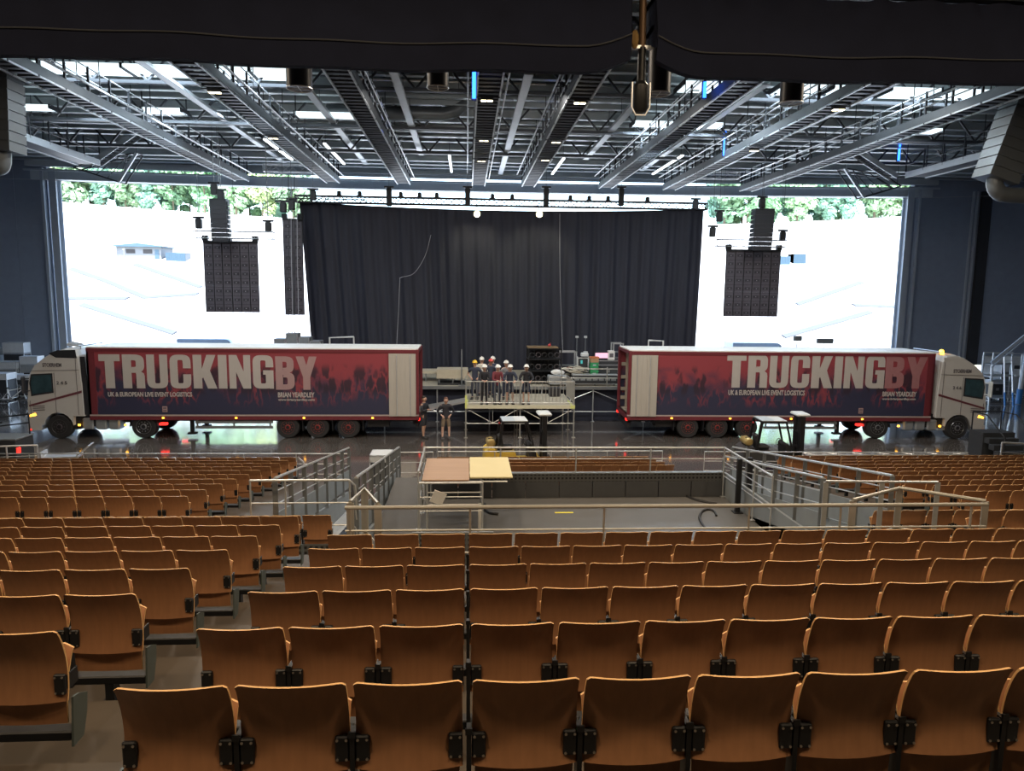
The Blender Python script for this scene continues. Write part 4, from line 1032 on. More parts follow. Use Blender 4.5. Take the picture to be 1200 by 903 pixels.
def lx_of(px, py, Y, x0): return at_y(px, py, Y).x - x0
NY = 30.1
x0 = at_y(491, 450, NY).x; L1 = x0 - at_y(103, 450, NY).x
lp = lambda px, py=440: at_y(px, py, NY).x - x0
zz_ = lambda px, py: at_y(px, py, NY).z
words = [('TRUCKING', 'big', lp(116.5), lp(320.5), zz_(220, 455), zz_(220, 415.5), LETW), ('BY', 'big', lp(323), lp(371.5), zz_(347, 456.5), zz_(347, 417.5), LETP),
         ('UK & EUROPEAN LIVE EVENT LOGISTICS', 's', lp(125), lp(224), zz_(175, 464.6), zz_(175, 459.2), LETW), ('BRIAN YEARDLEY', 's', lp(325), lp(368), zz_(346, 465.4), zz_(346, 459.6), LETW), ('www.brianyeardley.com', 's', lp(325), lp(368), zz_(346, 470.2), zz_(346, 466.8), LETW)]
lorry('left lorry with its cream cab at the far left and red and navy lettered trailer', (x0, NY, 0), 0, -1, '2 4 5', L1,
      dict(lx=-lp(191), tw=[-lp(408, 500), -lp(372, 500), -lp(337, 500)], g0=-lp(318), g1=-lp(226), ml=[-lp(436), -lp(355), -lp(275), -lp(189)]), words)
rz2 = math.radians(-1.6)
x2 = at_y(736, 450, NY).x; L2 = (at_y(1094, 450, 29.72).x - x2) / math.cos(rz2)
def rp(px, py=440):
    d = ray(px, py); # meet the slanted side plane
    n = Vector((-math.sin(rz2), math.cos(rz2), 0)); t_ = (Vector((x2, NY, 0)) - EYE).dot(n) / d.dot(n); q = EYE + d * t_
    return (q.x - x2) / math.cos(rz2), q.z
r0 = lambda px: rp(px)[0]; rzv = lambda px, py: rp(px, py)[1]
words = [('TRUCKING', 'big', r0(851.5), r0(1036.5), rzv(940, 454.5), rzv(940, 415.2), LETW), ('BY', 'big', r0(1037.5), r0(1086), rzv(1060, 455), rzv(1060, 417.5), mat('dim_pink_vinyl', (.33, .15, .155), .5)),
         ('UK & EUROPEAN LIVE EVENT LOGISTICS', 's', r0(854.5), r0(944.5), rzv(900, 463), rzv(900, 457), LETW), ('BRIAN YEARDLEY', 's', r0(1036), r0(1076), rzv(1056, 464.4), rzv(1056, 458.8), LETW), ('www.brianyeardley.com', 's', r0(1036), r0(1075.5), rzv(1056, 469.3), rzv(1056, 466), LETW)]
lorry('right lorry with its cream cab and lit orange beacon at the far right', (x2, NY, 0), rz2, 1, '2 4 6', L2,
      dict(lx=r0(1012), tw=[r0(809), r0(844), r0(879)], g0=r0(898), g1=r0(985), ml=[r0(789), r0(858), r0(930), r0(1014)]), words)
# ------------------------------------------------------------------ stage, work platform, equipment
SZ = 1.72
SX0, SX1 = -8.8, 8.9
t = thing('stage', 'long black stage deck on scaffold legs behind the work platform', 'stage', (2.3, 33.9, 0))
MB().box(SX0, SX1, 0, 7.3, SZ - .12, SZ).build('deck', DECKW, t)
MB().box(SX0, SX1, .25, .30, .02, SZ - .13).build('skirt', SKIRT, t)
MB().box(SX0, SX1, -.02, .02, SZ - .14, SZ + .01).build('edge_beam', GALVD, t)
for k in range(8):
    x = -8.7 + 2.5 * k; MB().tube((x, .06, 0), (x, .06, SZ - .1), .03, 8).box(x - .08, x + .08, -.02, .14, 0, .02).build('leg', GALV, t, True)
bb = MB()
for k in range(7):
    x = -8.7 + 2.5 * k; a, c = ((x, .06, SZ - .2), (x + 2.5, .06, .5)) if k % 2 else ((x, .06, .5), (x + 2.5, .06, SZ - .2)); bb.tube(a, c, .02, 6); bb.tube((x, .06, .5), (x + 2.5, .06, .5), .02, 6)
bb.build('brace', GALV, t, True)
# upper band of the stage at left and a step unit
t = thing('stage_riser', 'low beige riser block on the stage behind the loading ramp', 'riser', (at_y(530, 450, 34.4).x, 34.3, SZ))
MB().box(-.75, .75, 0, 1.2, .32, .75).build('top_block', BEIGE, t); MB().box(-.7, .7, .05, 1.1, 0, .1).build('base', CASEB, t)
bb = MB()
for x in (-.65, 0, .6): bb.box(x, x + .05, .05, .1, .1, .32)
bb.build('leg', GALVD, t)
t = thing('stage_riser', 'long low riser on the stage, left of the beige block', 'riser', (at_y(503, 450, 35.6).x, 35.7, SZ))
MB().box(-1.6, 1.2, 0, 1.2, .4, .52).build('top', BEIGE, t); bb = MB()
for x in (-1.5, -.2, 1.1): bb.box(x, x + .06, .05, .11, 0, .4)
bb.build('leg', GALVD, t)
# work platform
WX0, WX1, WY0, WY1, WZ = -.06, 4.64, 30.15, 33.75, 1.40
t = thing('work_platform', 'scaffold work platform with barred guard rails carrying the helmeted crew', 'platform', ((WX0 + WX1) / 2, WY0, 0)); hw = (WX1 - WX0) / 2
MB().box(-hw, hw, 0, WY1 - WY0, WZ - .06, WZ).build('deck', DECKW, t)
MB().box(-hw, hw, -.02, .03, WZ - .13, WZ + .02).box(-hw, -hw + .05, 0, WY1 - WY0, WZ - .13, WZ - .05).box(hw - .05, hw, 0, WY1 - WY0, WZ - .13, WZ - .05).build('edge_beam', mat('pale_deck_edge', (.55, .52, .38), .5), t)
for x in (-hw + .03, 0, hw - .03):
    for y in (.04, 1.8, WY1 - WY0 - .05):
        MB().tube((x, y, 0), (x, y, WZ - .06), .03, 8).box(x - .08, x + .08, y - .08, y + .08, 0, .02).build('leg', GALVW, t, True)
bb = MB()
for y in (.04, WY1 - WY0 - .05):
    bb.tube((-hw, y, .62), (hw, y, .62), .02, 6)
    for x0_, x1_ in ((-hw, -hw / 2), (0, -hw / 2), (hw, hw / 2), (0, hw / 2)): bb.tube((x0_, y, WZ - .12), (x1_, y, .64), .016, 6)
for x in (-hw / 2, hw / 2): bb.tube((x, .04, .62), (x, .04, WZ - .1), .014, 6)
bb.build('brace', GALVW, t, True)
def guard(p0, p1, nb):
    p0, p1 = Vector(p0), Vector(p1); b2 = MB(); top = 1.03
    b2.tube(p0 + Vector((0, 0, top)), p1 + Vector((0, 0, top)), .022, 8); b2.tube(p0 + Vector((0, 0, .12)), p1 + Vector((0, 0, .12)), .018, 6)
    for q in (p0, p1): b2.tube(q, q + Vector((0, 0, top + .02)), .024, 8)
    for k in range(1, nb): q = p0.lerp(p1, k / nb); b2.tube(q + Vector((0, 0, .12)), q + Vector((0, 0, top)), .0125, 5)
    b2.build('guard_rail', GALVW, t, True)
guard((-hw + .04, .02, WZ), (-.02, .02, WZ), 15); guard((.02, .02, WZ), (hw - .04, .02, WZ), 15)
guard((-hw + .03, .05, WZ), (-hw + .03, 1.8, WZ), 11); guard((hw - .03, .05, WZ), (hw - .03, 2.4, WZ), 15)
bb = MB().box(-hw + .06, -hw + .14, .06, 1.7, WZ, WZ + .006).box(hw - .16, hw - .06, .06, 1.5, WZ, WZ + .006).box(-hw - .004, -hw + .08, -.03, -.02, WZ - .12, WZ + .45).box(hw - .2, hw, -.03, -.02, WZ - .12, WZ + .02)
bb.build('edge_tape', TAPEY, t)
tag(MB().add([(0, 0, 0), (0, 1.1, 0), (2.1, 1.1, .40), (2.1, 0, .40), (0, 0, -.09), (0, 1.1, -.09), (2.1, 1.1, .33), (2.1, 0, .33)], [(0, 3, 2, 1), (4, 5, 6, 7), (0, 1, 5, 4), (1, 2, 6, 5), (2, 3, 7, 6), (3, 0, 4, 7)]).build('loading_ramp', ALU, None, loc=(-2.15, 30.75, 1.09)),
    'pale metal loading ramp from the left trailer to the work platform', 'ramp')
tag(MB().tube((0, 0, 0), (0, 0, 1.75), .03, 8).cbox((0, 0, .02), (.3, .3, .04)).build('upright_pole', GALVD, None, loc=(at_y(541, 450, 34.05).x, 34.05, SZ)), 'lone steel upright on the stage edge left of the helmeted crew', 'pole')
# guard rail of the stage right
xr0, xr1 = at_y(657, 450, 33.95).x, at_y(728, 450, 33.95).x
t = thing('stage_guard_rail', 'horizontal tube guard rail along the stage edge left of the open right trailer', 'railing', (xr0, 33.93, SZ))
for zz in (.42, .86): MB().tube((0, 0, zz), (xr1 - xr0 + .6, 0, zz), .024, 8).build('rail', GALVW, t, True)
for x in (.02, at_y(711, 450, 33.95).x - xr0): MB().tube((x, 0, 0), (x, 0, .95), .026, 8).build('post', GALVW, t, True)
# equipment on the stage
def case_at(label, px, py, Y, d, body, lid, **k): p = at_y(px, py, Y); return flight_case(label, (p.x, Y, SZ), d, body, lid, **k)
t = thing('cable_cage', 'tall dark cage of coiled cables and lamps on the stage right of the crew', 'cage', (at_y(637, 430, 35.4).x, 35.3, SZ))
bb = MB()
for sx in (-.8, .8):
    for sy in (-.5, .5): bb.box(sx - .03, sx + .03, sy - .03, sy + .03, 0, 1.75)
for zz in (.05, .62, 1.2, 1.72):
    bb.box(-.8, .8, -.53, -.48, zz, zz + .05).box(-.8, .8, .48, .53, zz, zz + .05).box(-.83, -.78, -.5, .5, zz, zz + .05).box(.78, .83, -.5, .5, zz, zz + .05)
for k in range(9): bb.tube((-.7 + .175 * k, -.5, .08), (-.7 + .175 * k, -.5, 1.72), .008, 5)
bb.box(-.78, .78, .44, .46, .05, 1.72).build('cage_frame', BLACK, t)
for zz in (.06, .64, 1.22): MB().box(-.78, .78, -.48, .48, zz, zz + .02).build('shelf', CASEB, t)
rc = random.Random(9)
for k in range(15):
    x = -.62 + .31 * (k % 5); zz = .1 + .58 * (k // 5)
    bb = MB()
    for j in range(4): 
        pts = [(x + .12 * math.cos(a * PI / 6), -.3 + .04 * j, zz + .16 + .12 * math.sin(a * PI / 6)) for a in range(13)]; bb.path(pts, .022, 5)
    bb.build('cable_coil', rc.choice([CABLE, CASEB, LETD]), t)
MB().cbox((-.1, 0, 1.80), (1.5, .9, .06)).build('top_board', mat('brown_top_board', (.22, .15, .08), .6), t)
tag(MB().cbox((0, 0, .06), (.14, .14, .12), 0, None, .03).tube((0, 0, .11), (.06, 0, .18), .02, 6).build('red_lamp_unit', REDB, None, loc=(at_y(643.5, 410, 35.3).x, 35.2, SZ + 1.83)), 'small red box on top of the dark cable cage', 'box')
def rack(label, px, Y, w, h, dpt, nsh, m=GALV, loc=None):
    tt = thing('rack', label, 'rack', loc or (at_y(px, 430, Y).x, Y, SZ)); b2 = MB()
    for sx in (-1, 1):
        for sy in (-1, 1): b2.box(sx * w / 2 - .03, sx * w / 2 + .03, sy * dpt / 2 - .03, sy * dpt / 2 + .03, 0, h)
    b2.box(-w / 2, w / 2, -dpt / 2 - .03, -dpt / 2 + .03, h - .06, h).box(-w / 2, w / 2, dpt / 2 - .03, dpt / 2 + .03, h - .06, h).build('rack_frame', m, tt)
    for k in range(nsh): MB().box(-w / 2, w / 2, -dpt / 2, dpt / 2, h * (.1 + .8 * k / max(1, nsh)), h * (.1 + .8 * k / max(1, nsh)) + .03).build('shelf', GALVD, tt)
    return tt
rk = rack('open steel frame rack on the stage beside the dark cable cage', 664, 36.6, .9, 1.5, .6, 2)
case_at('grey case in front of the open frame rack on the stage', 653, 440, 34.3, (.9, .55, .5), CASEG, CASET)
bb = tag(MB().sphere((0, 0, .16), .17, 10, 6, 0, (1.6, .8, .8)).sphere((.25, .02, .13), .13, 10, 6, 0, (1.2, .8, .9)).build('white_bundle', WHITEP, None, True, (at_y(652, 433, 34.3).x, 34.3, SZ + .5)), 'crumpled white sheeting on top of the grey case on the stage', 'sheeting')
tag(MB().cbox((0, 0, .22), (.55, .4, .44), 0, None, .05).cbox((0, -.2, .25), (.3, .03, .2)).build('monitor_wedge', SPK, None, loc=(at_y(649, 453, 33.2).x, 32.9, WZ + .003)), 'black box with a light label at the back right of the work platform', 'box')
t = thing('cable_drum', 'pile of pale cables and hoses on the stage behind the guard rail', 'cables', (at_y(674, 440, 35.1).x, 35.15, SZ)); t['kind'] = 'stuff'
bb = MB()
for k in range(44):
    a = rc.uniform(0, 6.28); cx_, cy_, r_ = rc.uniform(-.45, .45), rc.uniform(-.1, .3), rc.uniform(.14, .28); zz = rc.uniform(.05, .8)
    bb.path([(cx_ + r_ * math.cos(q * PI / 6) * 1.2, cy_ + r_ * .5 * math.sin(q * PI / 6), zz + .08 * math.sin(q * PI / 6 + a)) for q in range(13)], .03, 5, (0, 0, 1, 0, 2)[k % 5])
bb.cbox((0, .1, .1), (1.1, .5, .2), 0).build('coil_pile', [mat('pale_hose', (.45, .42, .34), .5), CABLE, mat('dusty_pink_hose', (.38, .2, .18), .5)], t)
def mic_stand(label, px, Y, h):
    x = at_y(px, 420, Y).x; tt = thing('lamp_stand', label, 'stand', (x, Y, SZ), 0, 'thin stands behind the monitor')
    MB().tube((0, 0, .02), (0, 0, h), .014, 6).build('pole', GALVD, tt)
    b2 = MB()
    for k in range(3): b2.tube((0, 0, .3), (.28 * math.cos(k * 2.1), .28 * math.sin(k * 2.1), .01), .012, 5)
    b2.build('tripod', GALVD, tt); MB().cbox((0, -.03, h + .05), (.16, .12, .12), 0, None, .02).build('lamp_head', CASET, tt)
mic_stand('thin stand with a small lamp head on the stage, left one behind the teal screen', 675.5, 37, 2.15)
mic_stand('thin stand with a small lamp head on the stage, right one behind the teal screen', 685.5, 37, 2.15)
t = thing('monitor', 'teal-lit monitor in a pale frame on the stage between two stands', 'monitor', (at_y(683, 425, 35.6).x, 35.6, SZ))
MB().box(-.28, .28, -.04, .04, .72, 1.25).box(-.3, -.26, -.05, .05, 0, 1.3).box(.26, .3, -.05, .05, 0, 1.3).box(-.3, .3, -.2, .2, 0, .05).build('housing', LGREY, t); MB().box(-.24, .24, -.05, -.039, .76, 1.21).box(-.12, -.02, -.052, -.049, .95, 1.12, 1).build('screen', [CASEB, TEALS], t)
tag(MB().cbox((0, 0, .1), (.38, .3, .2), 0, None, .04).cbox((.05, 0, .22), (.2, .2, .08)).build('projector', CASET, None, loc=(at_y(685, 416, 35.6).x, 35.6, SZ + 1.30)), 'pale device on top of the teal-lit monitor', 'device')
x = at_y(696, 430, 35.05).x
for k in range(3):
    tag(MB().box(-.19, .19, -.15, .15, 0, .19).box(-.21, .21, -.17, -.15, .14, .2).box(-.21, .21, .15, .17, .14, .2).box(-.08, .08, -.175, -.15, .06, .1, 1).build('crate', [GREENC, CASET], None, loc=(x, 35.05, SZ + .455 + .205 * k)),
        'green plastic crate on the pale case, %s of its stack' % ('bottom', 'middle', 'topmost')[k], 'crate', 'green crates on the stage')
case_at('pale low case under the green crates on the stage', 696, 440, 35.05, (.8, .5, .45), BEIGE, BEIGE)
tag(MB().box(-.2, .2, -.17, .17, 0, .26).box(-.22, .22, -.19, .19, .2, .27, 1).build('carton', [mat('brown_carton', (.35, .22, .12), .7), mat('orange_band', (.5, .16, .06), .6)], None, loc=(x, 35.05, SZ + .455 + .625)), 'brown carton on top of the green crates', 'carton')
case_at('black flight case with a small white plate on the stage by the open trailer', 711, 430, 36.0, (1.35, .7, 1.1), CASEB, CASEB)
t = thing('screen', 'pink-lit screen standing on the black case by the open trailer', 'monitor', (at_y(708, 412, 36.0).x, 36.0, SZ + 1.1))
MB().box(-.5, .25, -.04, .04, .05, .4).box(-.2, -.1, -.15, .15, 0, .05).build('housing', CASEB, t); MB().box(-.46, .21, -.05, -.039, .1, .36).build('screen', PINKG, t)
tag(MB().cbox((0, 0, .24), (.34, .3, .48), 0, None, .02).box(-.1, .1, -.16, -.14, .15, .35, 1).build('white_box', [WHITEP, LETD], None, loc=(at_y(716, 412, 36.0).x, 36.0, SZ + 1.1)), 'white box beside the pink-lit screen on the black case', 'box')
t = thing('drawer_unit', 'low dark equipment cart with pale drawers at the stage edge', 'cart', (at_y(700, 450, 34.25).x, 34.4, SZ))
MB().box(-1.2, 1.0, -.2, .3, .12, .5).build('body', CASEB, t)
for k in range(7): MB().cbox((-1.02 + .3 * k, -.205, .33), (.24, .02, .14), 0, None, .01).build('drawer', CASEG, t)
MB().box(-1.22, 1.02, -.22, .32, .5, .54).box(-1.22, 1.02, -.22, .32, .08, .12).build('edge_trim', GALV, t)
for x_ in (-1.05, -.1, .85): MB().lathe([(.02, -.02), (.04, -.02), (.04, .02), (.02, .02)], (x_, 0, .04), 'y', 10).build('castor', BLACKM, t)
for k, (px, h, m) in enumerate(((722.5, 1.75, CASEG),)):
    rack('tall grey rack on the stage half hidden by the open trailer', px, 37.2, .5, 1.9, .6, 5, GALV)
# white frame and small things left of the stage behind the left trailer
t = thing('pipe_frame', 'white pipe frame standing behind the left trailer roof', 'frame', (at_y(392, 400, 38).x, 38, SZ))
MB().path([(-.25, 0, 0), (-.25, 0, 2.0), (1.0, 0, 2.05)], .05, 8).tube((1.0, 0, 0), (1.0, 0, 2.05), .04, 8).build('frame', WHITEP, t, True)
t = thing('pipe_frame', 'white pipe frame standing behind the right trailer roof', 'frame', (at_y(775, 400, 38).x, 38, SZ))
MB().path([(-.7, 0, 1.98), (.1, 0, 1.95), (.1, 0, 0)], .05, 8).tube((-.7, 0, 0), (-.7, 0, 1.98), .04, 8).build('frame', WHITEP, t, True)
k = 0
for px, w_, h_ in ((330, .62, 2.2), (344, .62, 2.5), (358, .58, 2.3), (371, .56, 2.1)):
    p = at_y(px, 400, 39.5); flight_case('grey equipment case behind left trailer near hanging cables, %s from left' % ORD[k], (p.x, 39.5, 0), (w_ * 1.0, .8, h_ + 1.37), HUTW, CASEG, group='cases behind the left trailer'); k += 1
k = 0
for px, py in ((934, 399), (966, 402)):
    p = at_y(px, py, 44.8); t = thing('floor_lamp', 'small dark floodlight on a stand behind the right trailer roof, %s one' % ('left' if k == 0 else 'right'), 'lamp', (p.x, 44.8, 0), 0, 'floodlights behind the right trailer'); k += 1
    MB().tube((0, 0, 0), (0, 0, p.z), .03, 6).box(-.25, .25, -.25, .25, 0, .03).build('pole', GALVD, t); MB().cbox((0, -.05, p.z + .15), (.55 if k == 1 else 1.1, .2, .32), 0, None, .04).build('lamp_head', CASEG, t)
# hall side equipment, left
n = 0
for (px, py, Y, w_, d_, h_, bd, ld) in ((6, 470, 41, 1.4, .9, 1.5, CASEB, CASET), (33, 452, 42.2, 1.2, .9, 1.3, CASEB, CASET), (18, 455, 43.4, 1.3, .9, 1.9, CASEG, CASET), (44, 445, 43.5, 1.0, .7, 2.2, CASEG, CASET),
                                     (27, 440, 44.6, 1.2, .7, 2.9, CASEB, CASET), (-8, 455, 44.7, 1.5, .9, 2.1, CASEB, CASET), (10, 445, 45.6, 1.3, .7, 2.5, CASEG, CASET)):
    p = at_y(px, py, Y); flight_case('flight case left of left cab, %s nearest of seven' % ORD[n], (p.x, Y - .4, 0), (w_, d_, h_), bd, ld, group='flight cases left of the left lorry'); n += 1
def bike(loc, rz):
    t = thing('bicycle', 'pale bicycle standing by the flight cases left of the left cab', 'bicycle', loc, rz); r = .34
    for x in (-.52, .55):
        w_ = MB(); w_.path([(x + r * math.cos(a * PI / 12), 0, r + r * math.sin(a * PI / 12)) for a in range(25)], .022, 6); w_ = w_.build('wheel', TYRE, t)
        s_ = MB()
        for a in range(10): s_.tube((x, 0, r), (x + r * math.cos(a * PI / 5), 0, r + r * math.sin(a * PI / 5)), .004, 4)
        s_.tube((x, -.05, r), (x, .05, r), .03, 8); s_.build('spokes', GALV, w_)
    MB().tube((-.52, 0, r), (-.15, 0, .32), .018).tube((-.15, 0, .32), (-.25, 0, .86), .02).tube((-.52, 0, r), (-.23, 0, .74), .014).tube((-.15, 0, .32), (.38, 0, .78), .024).tube((-.23, 0, .76), (.36, 0, .86), .02).tube((.36, 0, .98), (.55, 0, r), .02).build('bicycle_frame', WHITEP, t, True)
    MB().path([(.30, -.28, 1.02), (.38, 0, 1.0), (.30, .28, 1.02)], .015, 6).build('handlebar', BLACKM, t, True)
    MB().cbox((-.27, 0, .9), (.26, .14, .06), 0, None, .025).build('saddle', BLACKM, t)
    MB().lathe([(.02, -.01), (.09, -.01), (.09, .01), (.02, .01)], (-.15, -.05, .32), 'y', 14).tube((-.15, -.1, .32), (-.05, -.1, .2), .012).build('crankset', GALVD, t)
p = at_z(17, 474, 0); bike((p.x, p.y, 0), math.radians(12))
# left near: black crate with rails, cart
p = at_z(14, 552, .0)
t = thing('cable_crate', 'black crate with a pale lid and rails at the far left before the left cab', 'crate', (at_y(16, 510, 25).x, 25.0, 0))
MB().cbox((-.3, 0, .55), (1.3, 1.0, 1.1), 0, None, .02).build('body', CASEB, t); MB().cbox((-.3, 0, 1.13), (1.34, 1.05, .06), 0, None, .01).build('lid', GALVD, t)
MB().path([(-.9, .4, 1.1), (-.9, .4, 1.7), (.3, .4, 1.85), (.3, .4, 1.1)], .03, 6).tube((-.9, .4, 1.4), (.3, .4, 1.55), .025, 6).path([(-.9, -.4, 1.1), (-.9, -.4, 1.6), (-.1, -.4, 1.7)], .03, 6).build('rail', BLACK, t, True)
MB().cbox((.37, -.4, .75), (.05, .2, .2), 0, None, .02).build('red_lamp', REDL, t)
railing('front_rail', 'short pale railing in front of the black crate at the far left', [(at_y(-20, 545, 22.2).x, 21.9, 1.45), (at_y(44, 528, 22.4).x, 22.4, 1.40)], 1.15, 2, .9, r=.03, m=ALU)
p = at_y(72, 528, 23.4); t = thing('hand_truck', 'pale folded hand truck lying beside the left front rail', 'hand truck', (p.x, 23.5, 0), .2)
MB().box(-.6, .5, -.3, .3, .78, .84).box(-.6, -.54, -.3, .3, .84, 1.0).build('platform', ALU, t); MB().path([(.45, -.28, .85), (.8, -.28, 1.15), (.8, .28, 1.15), (.45, .28, .85)], .025, 6).build('handle', ALU, t, True)
for x_ in (-.45, .4):
    for y_ in (-.24, .24): MB().box(x_ - .03, x_ + .03, y_ - .03, y_ + .03, .05, .78).lathe([(.02, -.03), (.07, -.03), (.07, .03), (.02, .03)], (x_, y_, .07), 'y', 10).build('leg', BLACKM, t)
# right near: black riser with rails
t = thing('stair_unit', 'small black stair unit with rails at the far right edge before the right cab', 'stairs', (at_y(1186, 520, 25.4).x, 25.6, 0))
for k in range(4): MB().box(-.5 + .0, .7, -.5 + .28 * k, -.22 + .28 * k, .2 * k, .2 * (k + 1)).build('step', CASEB, t)
MB().box(-.55, .75, .62, 1.4, 0, .98).build('body', CASEB, t)
MB().path([(-.5, -.45, .2), (-.5, -.45, 1.0), (-.5, .6, 1.7), (-.5, 1.35, 1.7), (-.5, 1.35, .9)], .03, 6).path([(.7, -.45, .2), (.7, -.45, 1.0), (.7, .6, 1.7), (.7, 1.35, 1.7), (.7, 1.35, .9)], .03, 6).tube((-.5, 1.35, 1.7), (.7, 1.35, 1.7), .03, 6).build('rail', BLACK, t, True)
railing('front_rail', 'pale stub railing at the far right end of the lower right front rail', [(at_y(1176, 528, 22.4).x, 22.5, 1.40), (at_y(1230, 533, 22.4).x, 22.3, 1.35)], 1.2, 2, .8, r=.03, m=ALU)
# hall side equipment, right
t = thing('tool_rack', 'steel shelf rack with a blue ladder foot at the far right behind the right cab', 'rack', (at_y(1171, 460, 41).x, 41, 0))
bb = MB()
for x_ in (-.9, .9):
    for y_ in (-.4, .4): bb.box(x_ - .04, x_ + .04, y_ - .04, y_ + .04, 0, 2.9)
for zz in (.2, 1.5, 2.2, 2.85): bb.box(-.9, .9, -.42, -.38, zz, zz + .06).box(-.9, .9, .38, .42, zz, zz + .06)
bb.build('rack_frame', GALV, t)
for zz in (.26, 1.5, 2.2): MB().box(-.88, .88, -.38, .38, zz, zz + .03).build('shelf', GALVD, t)
n = 0
for (px, w_, h_, Y, b_, l_) in ((1162, .8, 1.2, 42.0, CASEB, CASET), (1172, .8, 2.0, 43.2, CASEG, CASET), (1187, 1.2, 2.4, 44.4, CASEB, CASET), (1202, 1.2, 1.7, 42.8, CASEG, CASET), (1160, .9, 2.3, 45.4, CASEG, CASET)):
    flight_case('flight case right of right cab, %s nearest of five' % ORD[[0, 2, 3, 1, 4][n]], (at_y(px, 460, Y).x, Y, 0), (w_, .9, h_), b_, l_, group='flight cases right of the right lorry'); n += 1
t = thing('ladder', 'blue-footed aluminium ladder standing at the far right behind the right cab', 'ladder', (at_y(1183, 470, 38.8).x, 38.8, 0))
bb = MB()
for x_ in (-.25, .25): bb.bar((x_, 0, 0), (x_ * .9, .45, 2.8), .05, .07)
bb.build('stile', ALU, t)
for k in range(9): MB().tube((-.25, .05 * k + .04, .28 + .29 * k), (.25, .05 * k + .04, .28 + .29 * k), .016, 6).build('rung', ALU, t)
bb = MB()
for x_ in (-.25, .25): bb.bar((x_, -.01, .01), (x_ * .98, .13, .8), .07, .09)
bb.build('foot', BLUE, t)
t = thing('post', 'pale steel post with blue sleeve and long diagonal strut at the far right', 'post', (at_y(1193, 474, 39.6).x, 39.6, 0))
MB().tube((0, 0, 0), (.55, 0, 9.2), .13, 10, 0, .09).build('upright', PILLAR, t, True); MB().tube((0, 0, .02), (.03, 0, .9), .16, 10).build('sleeve', BLUE, t, True)
MB().bar((.2, 0, 4.2), (-1.75, .2, 2.4), .10, .16).bar((.2, 0, 3.95), (-1.7, .2, 2.15), .05, .05).build('strut', PILLAR, t)
